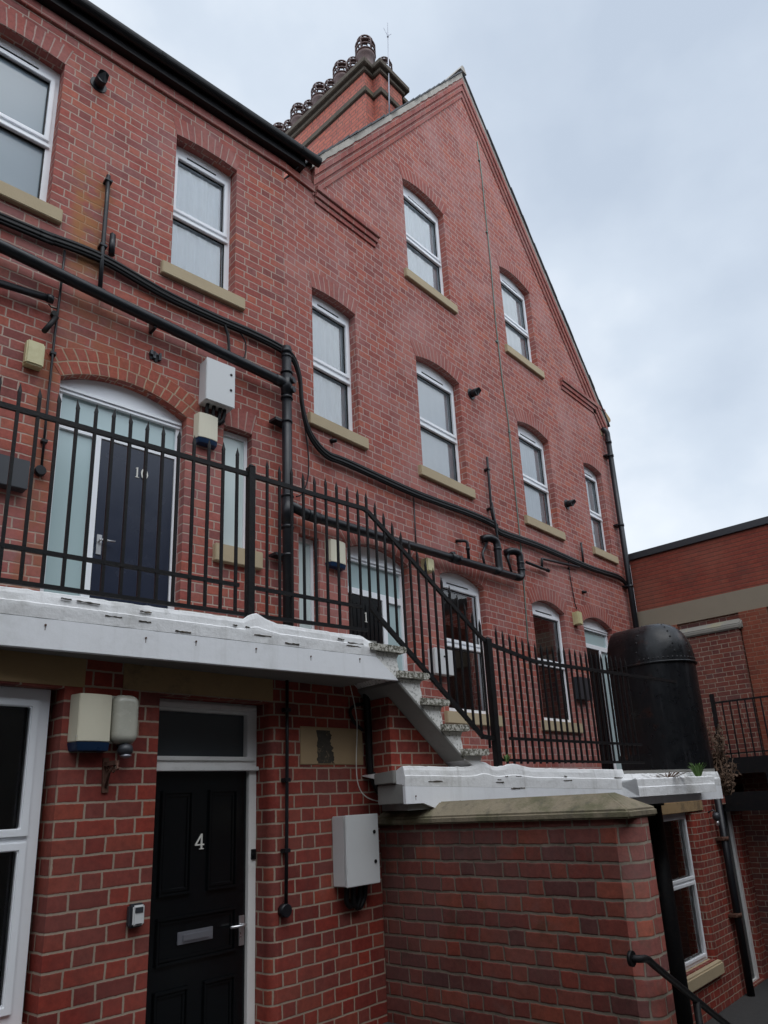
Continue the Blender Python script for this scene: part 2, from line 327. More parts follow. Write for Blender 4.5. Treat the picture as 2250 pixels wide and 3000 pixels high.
def panel(mb,F,outer,holes,thick=.3,reveals=None,back=True,d=0.0):
    """wall slab with openings: front face, reveals, outer edges, back"""
    vs=[];es=[]
    for poly in [outer]+holes:
        b=len(vs); vs+= [V(p) for p in poly]; es+=[(b+i,b+(i+1)%len(poly)) for i in range(len(poly))]
    cv,_,cf,_,_,_=delaunay_2d_cdt(vs,es,[],0,1e-5)
    for f in cf:
        pp=[cv[i] for i in f]; c=(sum(p.x for p in pp)/len(pp),sum(p.y for p in pp)/len(pp))
        if not inside(c,outer) or any(inside(c,h) for h in holes): continue
        mb.face([F.P(p.x,p.y,d) for p in pp],[(p.x,p.y) for p in pp])
        if back: mb.face([F.P(p.x,p.y,d-thick) for p in pp][::-1],[(p.x,p.y) for p in pp][::-1])
    for k,poly in enumerate([outer]+holes):
        t=thick if (k==0 or back or not reveals) else reveals[k-1]
        for i in range(len(poly)):
            a=poly[i]; b=poly[(i+1)%len(poly)]
            pts=[F.P(a[0],a[1],d),F.P(b[0],b[1],d),F.P(b[0],b[1],d-t),F.P(a[0],a[1],d-t)]
            if abs(b[0]-a[0])<abs(b[1]-a[1]): uv=[(a[0],a[1]),(b[0],b[1]),(b[0]+t,b[1]),(a[0]+t,a[1])]
            else: uv=[(a[0],a[1]),(b[0],b[1]),(b[0],b[1]-t),(a[0],a[1]-t)]
            mb.face(pts,uv)
# ================================================================== THE BUILDING
bld=thing('brick_building','tall red brick gabled building with white windows and a lower range on its left','building',(6,5.72,-3.0))
GAP=V((9.13,0,13.56)); SL=1.325
def rect(a0,a1,z0,z1): return [(a0,z0),(a1,z0),(a1,z1),(a0,z1)]
def arch_ring(F,a0,a1,zs,rise,h=.235,mat='arch',d=.004):
    mb=MB(); w=(a1-a0)/2; c=(a0+a1)/2; rise=max(rise,.012)
    rad=(w*w+rise*rise)/(2*rise); zc=zs+rise-rad; th=math.asin(w/rad); n=16
    sk=min(.5,.09/h)                                     # splayed ends of the flat arches
    def pt(t,r):
        return (c+rad*math.sin(t)+ (0 if r==0 else math.sin(t)*r+ (t/th)*.03*(r/h)), zc+rad*math.cos(t)+(0 if r==0 else math.cos(t)*r))
    for k in range(n):
        t0=-th+2*th*k/n; t1=-th+2*th*(k+1)/n; u0=rad*t0; u1=rad*t1
        a,b,e,f=pt(t0,0),pt(t1,0),pt(t1,h),pt(t0,h)
        mb.face([F.P(*a,d),F.P(*b,d),F.P(*e,d),F.P(*f,d)],[(u0,.002),(u1,.002),(u1,.252),(u0,.252)] if mat=='arch' else [(u0,.002),(u1,.002),(u1,.257),(u0,.257)])
        mb.face([F.P(*a,d),F.P(*a,-.09),F.P(*b,-.09),F.P(*b,d)],[(u0,.01),(u0,.1),(u1,.1),(u1,.01)])
        mb.face([F.P(*f,d),F.P(*e,d),F.P(*e,-.02),F.P(*f,-.02)])
    for t in (-th,th):
        a,f=pt(t,0),pt(t,h); mb.face([F.P(*a,d),F.P(*f,d),F.P(*f,-.02),F.P(*a,-.02)])
    return mb.build('brick_arch',mat,bld)
def curtain(par,F,a0,a1,z0,z1,d,amp=.012,mat='curtain',seed=0,waves=26):
    waves=(11,7,15,9)[seed%4]
    mb=MB(); n=90; rnd=random.Random(seed); ph=rnd.random()*6
    prev=None
    for i in range(n+1):
        t=i/n; a=a0+(a1-a0)*t
        dd=d+amp*(math.sin(t*waves*2.1+ph)+.6*math.sin(t*waves*5.3+ph*2))
        cur=(F.P(a,z0,dd),F.P(a,z1,dd-.005))
        if prev: mb.face([prev[0],cur[0],cur[1],prev[1]],smooth=True)
        prev=cur
    return mb.build('curtain',mat,par)
def window(F,a0,a1,z0,zs,rise=0,rec=.125,sill=True,cur=True,arch=True,hole=None,vent=True,glassm='glass',split=(.49,.56),top=.17,seed=0,label=None,amp=.012,side=.085,gap=None,half=0):
    outer=arc_poly(a0,a1,z0,zs,rise)
    H=zs-z0; zt0=zs-split[1]*H; zt1=zs-split[0]*H
    up=(a0+side,a1-side,zt1,zs-top); lo=(a0+.06,a1-.06,z0+.06,zt0)
    mb=MB(); panel(mb,F,outer,[rect(*up),rect(*lo)],thick=.07,d=-rec)
    w=mb.build('window','upvc',bld)
    if label: w['label']=label
    mb=MB(); panel(mb,F,rect(up[0]-.045,up[1]+.045,up[2]-.045,up[3]+.05),[rect(*up)],thick=.03,d=-rec+.022); mb.build('sash','upvc',w,bevel=.004)
    mb=MB(); mb.fbox(F,a0+.03,a1-.03,zt0-.002,zt0+.045,-rec,-rec+.026); mb.build('transom_bead','upvc',w,bevel=.006)
    for q in (up,lo):
        mb=MB(); mb.fquad(F,q[0]-.01,q[1]+.01,q[2]-.01,q[3]+.01,-rec-.035); mb.build('pane',glassm,w)
    mb=MB()
    for q in (up,lo):
        g=.012
        for (x0,x1,y0,y1) in ((q[0],q[0]+g,q[2],q[3]),(q[1]-g,q[1],q[2],q[3]),(q[0]+g,q[1]-g,q[3]-g,q[3]),(q[0]+g,q[1]-g,q[2],q[2]+g)): mb.fbox(F,x0,x1,y0,y1,-rec-.028,-rec-.012)
    mb.build('glazing_gasket','cable',w)
    if vent:
        mb=MB(); c=(a0+a1)/2; mb.fbox(F,c-.24*(a1-a0),c+.24*(a1-a0),up[3]+.075,up[3]+.088,-rec,-rec+.008); mb.build('trickle_vent','cable',w)
    if cur: 
        curtain(w,F,a0+.02,a1-.02-(gap or 0),z0+.03,zs-.05,-rec-.075,seed=seed,amp=amp)
        if half: pass
    if sill:
        mb=MB(); mb.hexa([F.P(a,z,d) for a,z,d in ((a0-.11,z0-.165,.055),(a1+.11,z0-.165,.055),(a1+.11,z0-.012,.055),(a0-.11,z0-.012,.055),(a0-.11,z0-.165,-.11),(a1+.11,z0-.165,-.11),(a1+.11,z0+.012,-.11),(a0-.11,z0+.012,-.11))])
        mb.build('sill','stone',w,bevel=.008)
    if arch: arch_ring(F,a0,a1,zs,rise)
    return w
# ---- openings (a0,a1,z0,zs,rise)
GW={'w3':(5.165,5.94,4.50,6.34,.035),'w4':(7.19,8.245,4.49,6.29,.095),'w5':(9.905,10.965,4.48,6.27,.095),'w6':(12.30,13.08,4.49,6.28,.07),
    'g1':(7.15,8.205,7.77,9.57,.095),'g2':(9.87,10.93,7.77,9.53,.095),'wl1':(7.40,8.43,1.10,2.95,.13),'wl2':(9.74,10.77,1.09,2.93,.13)}
door1=(5.64,6.75,.27,2.92,.15); doorR=(11.43,12.55,.27,2.90,.14); slit1=(4.90,5.20,1.35,2.93,.0)
LW={'w2':(-1.44,-.672,5.61,7.42,.03),'w1':(-3.45,-2.66,5.63,7.45,.03)}
d10=(-2.415,-1.19,1.30,3.87,.17); slit2=(-.775,-.43,2.575,3.93,.01)
outer=[(4.72,-.1),(13.6,-.1),(13.6,7.70),(9.13,13.56),(4.72,7.72)]
holes=[arc_poly(*v) for v in list(GW.values())+[door1,doorR,slit1]]
mb=MB(); panel(mb,G,outer,holes,thick=.32); mb.build('gable_wall','gable',bld)
outer=[(-8.5,.95),(0,.95),(0,8.0),(-8.5,8.0)]
holes=[arc_poly(*v) for v in list(LW.values())+[d10,slit2]]
mb=MB(); panel(mb,L,outer,holes,thick=.32); mb.build('left_range_wall','left',bld)
# ---- shell behind the facade: flank, back, floor-to-roof closing walls
mb=MB(); mb.prism([V((13.6,5.74,-.1)),V((13.6,11,-.1)),V((13.6,11,7.7)),V((13.6,5.74,7.7))],V((-.3,0,0))); mb.build('flank_wall','gable',bld)
mb=MB(); mb.prism([V((-4,11,-.1)),V((13.3,11,-.1)),V((13.3,11,7.7)),V((9.13,11,13.5)),V((4.72,11,7.7)),V((-4,11,7.7))],V((0,.3,0))); mb.build('back_wall','gable',bld)
mb=MB(); mb.prism([L.P(-8.5,.95,-.33),L.P(-8.5,8.0,-.33),V((-3.9,11,8.0)),V((-3.9,11,.95))],V((.3,0,0))); mb.build('end_wall','left',bld)
mb=MB(); mb.fbox(G,4.9,13.2,4.2,4.35,-5.2,-.75); mb.fbox(G,4.9,13.2,7.45,7.6,-5.2,-.75); mb.build('inner_floor','room',bld)
# ---- gable roof, verge, rake corbels
def rake(off0,off1,d0,d1,mat,name,xl=5.20,xr=13.62):
    mb=MB(); k=math.hypot(1,SL)
    for sgn,xe in ((-1,xl),(1,xr)):
        def pt(x,off): return (x,GAP.z+.03-abs(x-9.13)*SL-off*k)
        a,b=pt(9.13,off0),pt(xe,off0); c,e=pt(xe,off1),pt(9.13,off1)
        f=[a,b,c,e]
        N_=12
        for i in range(N_):
            t0,t1=i/N_,(i+1)/N_
            q=[(a[0]+(b[0]-a[0])*t,a[1]+(b[1]-a[1])*t) for t in (t0,t1)]+[(e[0]+(c[0]-e[0])*t,e[1]+(c[1]-e[1])*t) for t in (t1,t0)]
            l=math.hypot(b[0]-a[0],b[1]-a[1]); uv=[(t0*l,off0),(t1*l,off0),(t1*l,off1),(t0*l,off1)]
            mb.face([G.P(*p,d1) for p in q],uv)
        mb.face([G.P(*e,d1),G.P(*c,d1),G.P(*c,d0),G.P(*e,d0)]); mb.face([G.P(*a,d1),G.P(*b,d1),G.P(*b,d0),G.P(*a,d0)]); mb.face([G.P(*b,d1),G.P(*c,d1),G.P(*c,d0),G.P(*b,d0)])
    return mb.build(name,mat,bld)
M['rakeb']=brick('brick_rake_courses',[(.25,.07,.06),(.30,.08,.066),(.34,.10,.075)],(.38,.26,.22),gauge=.0975,ls=.238,lh=.238,mw=.010,haze_amt=.35,dirt=.25)
rake(.255,.345,-.01,.022,'rakeb','rake_course'); rake(.165,.252,-.01,.046,'rakeb','rake_course'); rake(.07,.162,-.01,.070,'rakeb','rake_course')
# cement fillet: lumpy strip bedding the slates
mb=MB(); k=math.hypot(1,SL); rnd=random.Random(3)
for sgn,xe in ((-1,5.14),(1,13.62)):
    prev=None; n=70
    for i in range(n+1):
        x=9.13+(xe-9.13)*i/n; zt=GAP.z+.03-abs(x-9.13)*SL
        j=rnd.uniform(-.012,.012)*(1 if sgn<0 else .4)-(0 if sgn<0 else .03); cur=[G.P(x,zt+.01,.085+j*.5),G.P(x,zt-(.085+j)*k*.8,.088+j),G.P(x,zt-(.085+j)*k*.8,.0)]
        if prev:
            mb.face([prev[0],cur[0],cur[1],prev[1]]); mb.face([prev[1],cur[1],cur[2],prev[2]])
        prev=cur
mb.build('verge_fillet','verge',bld)
mb=MB(); rnd=random.Random(5)
for sgn,ln in ((-1,4.25),(1,4.55)):
    n=26
    for i in range(n):           # slates along the verge, each a little uneven
        x0=9.13+sgn*ln*i/n; x1=9.13+sgn*ln*(i+1.0)/n; j=rnd.uniform(0,.018 if sgn<0 else .007); dj=rnd.uniform(-.015,.02) if sgn<0 else rnd.uniform(-.006,.006)
        z0=GAP.z+.045-abs(x0-9.13)*SL+j; z1=GAP.z+.045-abs(x1-9.13)*SL+j*.3
        pts=[G.P(x0,z0,.10+dj),G.P(x1,z1,.10+dj),G.P(x1,z1+.03,.10+dj),G.P(x0,z0+.045,.10+dj)]
        mb.prism(pts,V((0,5.45,0)))
mb.build('roof','slate',bld)
mb=MB(); mb.prism([G.P(9.03,GAP.z+.03,.12),G.P(9.23,GAP.z+.03,.12),G.P(9.16,GAP.z+.17,.12),G.P(9.10,GAP.z+.17,.12)],V((0,5.4,0))); mb.build('ridge_tile','verge',bld)
mb=MB(); mb.prism([G.P(13.52,7.66,.05),G.P(13.72,7.68,.05),G.P(13.86,7.80,.05),G.P(13.86,7.86,.05),G.P(13.52,8.02,.05)],V((0,5.2,0))); mb.build('eaves_box','lintel',bld)
mb=MB(); mb.fbox(G,13.36,13.66,7.30,7.62,-.02,.012); mb.build('kneeler_stone','stone',bld)
# corbelled ledges
mb=MB(); mb.fbox(G,4.72,5.235,7.87,7.985,-.01,.035); mb.build('corbel_course','rakeb',bld,bevel=.004)
for a0,a1,dz in ((5.24,6.46,0),(11.76,13.60,-.01)):
    mb=MB(); mb.fbox(G,a0,a1-.05,7.73+dz,7.808+dz,-.01,.022); mb.fbox(G,a0,a1-.02,7.812+dz,7.895+dz,-.01,.048); mb.fbox(G,a0,a1,7.899+dz,7.975+dz,-.01,.076); mb.build('corbel_course','rakeb',bld,bevel=.004)
mb=MB(); mb.fbox(L,-8.5,.02,7.87,7.995,-.01,.035); mb.build('corbel_course','rakeb',bld,bevel=.004)
# left range roof, fascia, gutter
send=L.px(941,500,.24)[0]
mb=MB(); mb.prism([L.P(-8.5,8.0,.13),L.P(send-.17,8.0,.13),L.P(send-.17,8.19,.13),L.P(-8.5,8.19,.13)],-L.out*.2); mb.build('fascia_board','gutter',bld)
mb=MB()
prof=[(.115,.075)]+[(.115+.075+.075*math.sin(t),.075-.0-.085*math.cos(t)) for t in [R(-90+180*k/10) for k in range(11)]]
prof=[(.115+.064-.064*math.cos(R(180*k/12)), 8.165-.076*math.sin(R(180*k/12))) for k in range(13)]+[(.243,8.18),(.234,8.18)]+[(.115+.064+.055*math.cos(R(180*k/12)), 8.165-.066*math.sin(R(180*k/12))) for k in range(13)]
mb.prism([L.P(-8.5,z,d) for d,z in prof],L.ex*(8.5+send))
cap=[L.P(send,z,d) for d,z in prof[:13]]+[L.P(send,8.18,.243)]
mb.prism(cap,L.ex*.02)
mb.build('gutter','gutter',bld)
for i in range(9):
    mb=MB(); s=send-.28-i*.95
    q=[(.179-.071*math.cos(R(180*k/12)), 8.165-.083*math.sin(R(180*k/12))) for k in range(13)]
    mb.prism([L.P(s,z,d) for d,z in q],L.ex*.05); mb.build('gutter_bracket','gutter',bld)
mb=MB(); mb.prism([L.P(-8.6,8.16,.20),L.P(-8.6,8.20,.20),L.P(-8.6,11.2,-4.6),L.P(-8.6,11.1,-4.6)],L.ex*8.72); mb.build('left_range_roof','slate',bld)
# ---- windows
lab={'w3':'narrow upper window beside the soil stack','g1':'left window high in the gable','g2':'right window high in the gable'}
for i,(k,v) in enumerate(GW.items()):
    dark=k in('wl1','wl2')
    window(G,*v,seed=i,amp=.0015 if k in('w4','w5','w6') else .012,rec=.10 if dark else .125,cur=not dark,gap=.06 if k in('w5','g2','w6') else 0,label=lab.get(k),glassm='glassd' if dark else 'glass',split=(.50,.575) if not dark else (.46,.52),top=.17 if not dark else .13)
for i,(k,v) in enumerate(LW.items()): window(L,*v,seed=20+i,gap=.05,rec=.15,cur=k!='w1',glassm='frost3' if k=='w1' else 'glass',label='blue-grey obscured window cut by the left edge of the photo' if k=='w1' else None)
# dark rooms behind the two uncurtained windows
mb=MB()
for k in('wl1','wl2'):
    a0,a1,z0,zs,_=GW[k]; mb.fbox(G,a0-.6,a1+.6,z0-.4,zs+.3,-2.6,-2.5); mb.fbox(G,a0-.6,a1+.6,z0-.5,z0-.4,-2.6,-.33)
mb.build('inner_room','room',bld)
# obscure slit windows next to doors
for F,v,sl,lb in ((G,slit1,0,'pale slit window at the foot of the soil stack'),(L,slit2,1,'pale slit window beside door 10')):
    a0,a1,z0,zs,r=v; mb=MB(); panel(mb,F,rect(a0,a1,z0,zs),[rect(a0+.03,a1-.035,z0+.04,zs-.05)],thick=.07,d=-.10); w=mb.build('window','upvc',bld); w['label']=lb
    mb=MB(); mb.fbox(F,a0+.02,a1-.025,z0+.03,zs-.04,-.15,-.125); mb.build('pane','frost2',w)
    mb=MB(); mb.fbox(F,a0-.09,a1+.11,z0-.19,z0-.005,-.1,.06); mb.build('sill','stone',w,bevel=.008)
    if sl: arch_ring(F,a0,a1,zs,.0,h=.25)
# ---- doors of the upper storey
def digits(txt,F,a,z,h,d,par,mat='white'):
    mb=MB(); x=a
    cnt=[0]
    def bar(x0,z0,x1,z1,w):
        cnt[0]+=1; d_=d+cnt[0]*.0004
        u=V((x1-x0,z1-z0)).normalized(); n=V((-u.y,u.x))*w/2
        mb.prism([F.P(x0+n.x,z0+n.y,d_),F.P(x1+n.x,z1+n.y,d_),F.P(x1-n.x,z1-n.y,d_),F.P(x0-n.x,z0-n.y,d_)],F.out*.006)
    for ch in txt:
        if ch=='1':
            bar(x+.22*h,z,x+.22*h,z+h,.12*h); bar(x+.05*h,z+.02*h,x+.40*h,z+.02*h,.05*h); bar(x+.06*h,z+.86*h,x+.22*h,z+.97*h,.06*h); x+=.55*h
        elif ch=='0':
            n=20; P=[(x+.33*h+.26*h*math.cos(6.2832*k/n),z+.5*h+.5*h*math.sin(6.2832*k/n)) for k in range(n)]
            for k in range(n):
                c=abs(math.cos(6.2832*(k+.5)/n)); bar(*P[k],*P[(k+1)%n],(.05+.09*c)*h)
            x+=.75*h
        elif ch=='4':
            bar(x+.50*h,z+.03*h,x+.50*h,z+h,.12*h); bar(x+.0*h,z+.30*h,x+.70*h,z+.30*h,.085*h); bar(x+.02*h,z+.29*h,x+.50*h,z+.98*h,.10*h); bar(x+.33*h,z+.03*h,x+.67*h,z+.03*h,.06*h)
    o=mb.build('door_number',mat,par); return o
def lever(F,a,z,d,par,dirn=1):
    mb=MB(); mb.fbox(F,a-.022,a+.022,z-.13,z+.06,d,d+.010); mb.cyl(F.P(a,z,d),F.P(a,z,d+.05),.010); mb.tube(rounded([F.P(a,z,d+.045),F.P(a+.02*dirn,z,d+.055),F.P(a+.125*dirn,z+.003,d+.055)],.015),.0095,10); mb.build('door_handle','steel',par,bevel=.002)
def arched_door(F,v,leaf_left,leafmat,lab,rec=.11,split=.30,head=.34,leaf_frac=.58,half=False):
    a0,a1,z0,zs,rise=v; w=a1-a0; zt=zs-head; f=.06
    gl=[]   # transom light, side light
    tl=(a0+f,a1-f,zt+.075,zs-.09)
    if leaf_left: leaf=(a0+f,a0+f+w*leaf_frac); sl=(leaf[1]+.07,a1-f)
    else: leaf=(a1-f-w*leaf_frac,a1-f); sl=(a0+f,leaf[0]-.075)
    mb=MB(); panel(mb,F,arc_poly(*v),[rect(*tl),rect(leaf[0],leaf[1],z0+.02,zt),rect(sl[0],sl[1],z0+.06,zt-.01)],thick=.07,d=-rec)
    mb.fbox(F,a0+.02,a1-.02,zs-.06,zs-.035,-rec,-rec+.03); mb.fbox(F,a0+.02,a1-.02,zs-.095,zs-.075,-rec,-rec+.018)
    o=mb.build('doorway','upvc',bld); o['label']=lab
    mb=MB(); mb.fbox(F,tl[0]-.01,tl[1]+.01,tl[2]-.01,tl[3]+.01,-rec-.05,-rec-.03); mb.build('transom_light','frost',o)
    mb=MB(); mb.fbox(F,sl[0]-.01,sl[1]+.01,z0+.05,zt,-rec-.05,-rec-.03); mb.build('side_light','frost',o)
    mb=MB(); mb.fbox(F,leaf[0]+.004,leaf[1]-.004,z0+.02,zt-.006,-rec-.055,-rec-.012)
    if leafmat=='doorblack':
        for i in range(8):
            x=leaf[0]+.05+i*(leaf[1]-leaf[0]-.1)/7.5; mb.fbox(F,x,x+.012,z0+.1,zt-.1,-rec-.012,-rec-.004)
    mb.build('door_leaf',leafmat,o,bevel=.003)
    return o,leaf,zt
o,lf,zt=arched_door(L,d10,False,'doornavy','arched white doorway with the dark door numbered 10',head=.44,leaf_frac=.595)
s,z=L.px(726,1397,-.12); digits('10',L,L.px(394,1400,-.12)[0],L.px(410,1401,-.12)[1],.105,-.122,o)
lever(L,lf[0]+.05,L.px(290,1585,-.12)[1],-.122,o)
arch_ring(L,*d10[:2],d10[3],d10[4],h=.25,mat='archdark')
o,lf,zt=arched_door(G,door1,True,'doorblack','arched white doorway with the black door at the foot of the steps',head=.50,leaf_frac=.58)
s,z=G.px(1072,1811,-.12); digits('1',G,s-.03,z-.05,.12,-.118,o); arch_ring(G,*door1[:2],door1[3],door1[4])
o,lf,zt=arched_door(G,doorR,True,'doorblack','arched white doorway with a dark door half hidden by the iron hood',head=.42); arch_ring(G,*doorR[:2],doorR[3],doorR[4])
# ---- chimney
ch=MB(); Ym=7.0
ch.box(7.79,8.89,Ym,10.15,10.9,13.60); ch.box(8.02,8.66,Ym-.2,Ym+.01,10.9,13.60); c=ch.build('chimney','chim',bld)
mb=MB()
for (z0,z1,p) in ((13.06,13.20,.045),(13.58,13.68,.05),(13.68,13.80,.12),(13.80,13.86,.06)):
    e=.002 if p!=.12 else 0
    mb.box(7.79-p,8.89+p,Ym-p,10.15+p,z0+e,z1-e); mb.box(8.02-p,8.66+p,Ym-.2-p,Ym-p+.005,z0+e+.001,z1-e-.001)
mb.build('chimney_cornice','cornice',c,bevel=.012)
def pot(x,y,z,s=1.0,top=14.85):
    zb=top-.43*s; k=(zb-z)/.48
    mb=MB(); mb.lathe((x,y,z),[(.17*s,0),(.175*s,.05),(.15*s,.09),(.145*s,.38*k),(.175*s,.40*k),(.18*s,.46*k),(.165*s,.48*k)],18)
    r=.18*s
    for q in range(6):
        a=6.2832*q/6+.3
        pts=[V((x+r*math.cos(a)*math.cos(t),y+r*math.sin(a)*math.cos(t),zb+.20*s+.22*s*math.sin(t))) for t in [R(90*j/6) for j in range(7)]]
        mb.tube([V((x+r*math.cos(a),y+r*math.sin(a),zb))]+pts,.015*s,6)
    for h,rr in ((.0,1),(.11,1),(.22,1),(.335,.80)):
        ring=[V((x+r*rr*math.cos(6.2832*q/18),y+r*rr*math.sin(6.2832*q/18),zb+h*s)) for q in range(19)]
        mb.tube(ring,.017*s,6,cap=False)
    mb.lathe((x,y,zb+.385*s),[(.075*s,0),(.05*s,.03*s),(.02*s,.05*s)],12)
    mb.build('chimney_pot','pot',c)
for i in range(5):
    pot(8.04,7.17+i*.68,13.84,1.08 if i==0 else 1.0,14.86 if i==0 else 14.82)
    if i<4: pot(8.40,7.85+i*.70,13.84,.90,15.27)
pot(8.63,7.19,13.84,.88,14.88)
p0=V((8.46,6.74,0)); 
def onY(x,y,Y): r=ray(x,y); return r*(Y/r.y)
b=onY(1141,335,6.72); t=onY(1135.5,66,6.72)
mb=MB(); mb.tube([b,(b+t)/2,t],.011,8,rr=[.014,.011,.006]); j=onY(1136,105,6.72)
for q,dd in (((1124,82),.05),((1146,100),-.04)): mb.tube([j,onY(*q,6.72+dd)],.006,6)
mb.cyl(j-V((0,0,.03)),j+V((0,0,.03)),.018); mb.build('lightning_rod','zinc',bld)
# ================================================================== GROUND FLOOR
def S(o,*a):          # point of an enlarged crop -> point of the full picture
    if len(a)==2: o,s=o; x,y=a
    else: s,x,y=a
    return (o[0]+x/s,o[1]+y/s)
R3_=((0,900),1.843);R6_=((0,1850),1.843);R7_=((750,1850),2.212);R8_=((1350,1750),1.77);Z6_=((1050,1750),3.687);T_=((1697,1700),3.0);B_=((1500,2263),3.0);C_=((1697,2263),3.0)
d4=(2.485,3.400,-1.58,.765,0)          # door 4 opening
lw=(.60,1.865,-1.02,.755,0)            # ground floor window at the left edge
rw=(10.06,11.30,-2.36,-.36,0)          # low window under the right hand walkway
rd=(12.38,13.25,-2.98,-.30,0)
br=.06                                # bull-nosed right jamb of door 4
holes=[arc_poly(lw[0],lw[1],lw[2],lw[3],0),[(d4[0],d4[2]),(d4[1]+br,d4[2]),(d4[1]+br,d4[3]),(d4[0],d4[3])],[(rw[0],rw[2]),(rw[1]+br,rw[2]),(rw[1]+br,rw[3]),(rw[0],rw[3])],arc_poly(*rd)]
outer=[(-6,-1.62),(4.52,-1.62),(4.52,-3.02),(13.7,-3.02),(13.7,.10),(5.45,.10),(5.45,.62),(4.6,1.0),(-6,1.0)]
gf=thing('ground_floor','red brick ground floor under the whitewashed walkways, with door 4 and stone lintels','building',(4,4.3,-3.0))
mb=MB(); panel(mb,W,outer,holes,thick=.3)
for (a,z0,z1) in ((d4[1],d4[2],d4[3]),(rw[1],rw[2],rw[3])):
    n=8
    for k in range(n):
        t0,t1=R(90*k/n),R(90*(k+1)/n)
        p=lambda t:(a+br-br*math.sin(t),-br+br*math.cos(t))
        (x0,e0),(x1,e1)=p(t0),p(t1)
        mb.face([W.P(x0,z0,e0),W.P(x1,z0,e1),W.P(x1,z1,e1),W.P(x0,z1,e0)],[(a+br-br*t0,z0),(a+br-br*t1,z0),(a+br-br*t1,z1),(a+br-br*t0,z1)],smooth=True)
    mb.face([W.P(a,z0,-br),W.P(a,z1,-br),W.P(a,z1,-.3),W.P(a,z0,-.3)],[(a,z0),(a,z1),(a+.22,z1),(a+.22,z0)])
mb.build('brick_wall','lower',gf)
mb=MB(); mb.box(-6,-5.7,4.6,6.6,-1.62,1.0); mb.box(-6,4.5,6.4,6.6,-1.62,1.0); mb.box(-6,4.5,4.6,6.4,-1.62,-1.58); mb.box(4.7,13.7,5.6,5.7,-3.02,.1); mb.build('inner_room','room',gf)
mb=MB()
for a0,a1,z0,z1,d in ((-6,1.99,.757,.995,.006),(2.215,3.42,.768,.995,.008)): mb.fbox(W,a0,a1,z0,z1,-.26,d)
mb.fbox(W,9.75,11.75,-.358,-.20,-.26,.02)
mb.build('lintel','lintel',gf,bevel=.01)
q=[W.px(*S(*R7_,*p)) for p in ((290,625),(690,630),(690,865),(285,860))]
mb=MB(); mb.fbox(W,3.675,4.352,.315,.605,-.02,.006); t=mb.build('stone_tablet','tablet',gf,bevel=.004)
mb=MB(); rnd=random.Random(2)
pts=[]
for i in range(22):
    f=i/21; pts.append((3.845+rnd.uniform(-.008,.008),.325+f*.255))
for i in range(22):
    f=1-i/21; pts.append((3.985+.03*(1-f)+rnd.uniform(-.016,.016),.325+f*.255))
panel(mb,W,pts,[],thick=.004,d=.0078); mb.build('black_stain','tabdark',t)
# pvc windows of the ground floor
def casement(F,v,rec,zt,par,lab,fr=.075,sillstone=False):
    a0,a1,z0,zs=v
    mb=MB(); lo=(a0+fr,a1-fr,z0+fr,zt-.05); up=(a0+fr,a1-fr,zt+.045,zs-fr)
    panel(mb,F,rect(a0,a1,z0,zs),[rect(*lo),rect(*up)],thick=.07,d=-rec)
    w=mb.build('window','upvc',par,bevel=.004); w['label']=lab
    mb=MB()
    for q in (lo,up):
        panel(mb,F,rect(q[0]-.035,q[1]+.035,q[2]-.035,q[3]+.035),[rect(q[0]+.012,q[1]-.012,q[2]+.012,q[3]-.012)],thick=.03,d=-rec+.02)
    mb.build('sash','upvc',w,bevel=.006)
    mb=MB()
    for q in (lo,up): mb.fquad(F,q[0]-.01,q[1]+.01,q[2]-.01,q[3]+.01,-rec-.035)
    mb.build('pane','glassd',w)
    if sillstone:
        mb=MB(); mb.hexa([F.P(a,z,d) for a,z,d in ((a0-.12,z0-.20,.07),(a1+.13,z0-.20,.07),(a1+.13,z0-.03,.07),(a0-.12,z0-.03,.07),(a0-.12,z0-.20,-.11),(a1+.1,z0-.20,-.11),(a1+.1,z0+.01,-.11),(a0-.12,z0+.01,-.11))]); mb.build('sill','stone',w,bevel=.02)
    return w
zl=W.px(*S(*R6_,60,1125),-.12)[1]
casement(W,(lw[0],1.83,lw[2],lw[3]),.10,zl,gf,'wide white framed window cut by the left edge of the photo',fr=.10)
zr=W.px(*S(*C_,930,960),-.12)[1]
casement(W,(rw[0],rw[1],rw[2],rw[3]),.10,zr,gf,'low white framed window under the right hand walkway',fr=.08,sillstone=True)
# door 4
mb=MB(); rec=.17; a0,a1=d4[0]-.0,d4[1]-.002; ztr=W.px(*S(*R6_,1100,715),-rec)[1]
panel(mb,W,rect(a0,a1,d4[2],d4[3]),[rect(a0+.07,a1-.065,d4[2]+.02,ztr-.045),rect(a0+.02,a1-.085,ztr+.05,d4[3]-.075)],thick=.09,d=-rec)
mb.fbox(W,a0,a1,ztr-.05,ztr-.02,-rec,-rec+.03); mb.fbox(W,a0+.06,a1-.03,ztr+.02,ztr+.05,-rec,-rec+.015); mb.fbox(W,a0+.05,a1-.02,d4[3]-.055,d4[3]-.02,-rec,-rec+.025)
o=mb.build('doorway','timber',gf,bevel=.004); o['label']='narrow doorway with the black panelled door numbered 4'
mb=MB(); mb.fquad(W,a0+.015,a1-.08,ztr+.04,d4[3]-.07,-rec-.05); mb.build('transom_light','darkpane',o)
dl=(a0+.072,a1-.067); zt=ztr-.047
mb=MB(); mb.fbox(W,dl[0],dl[1],d4[2]+.01,zt,-rec-.065,-rec-.03)
pw=dl[1]-dl[0]; zz=lambda y:W.px(500,y,-rec)[1]
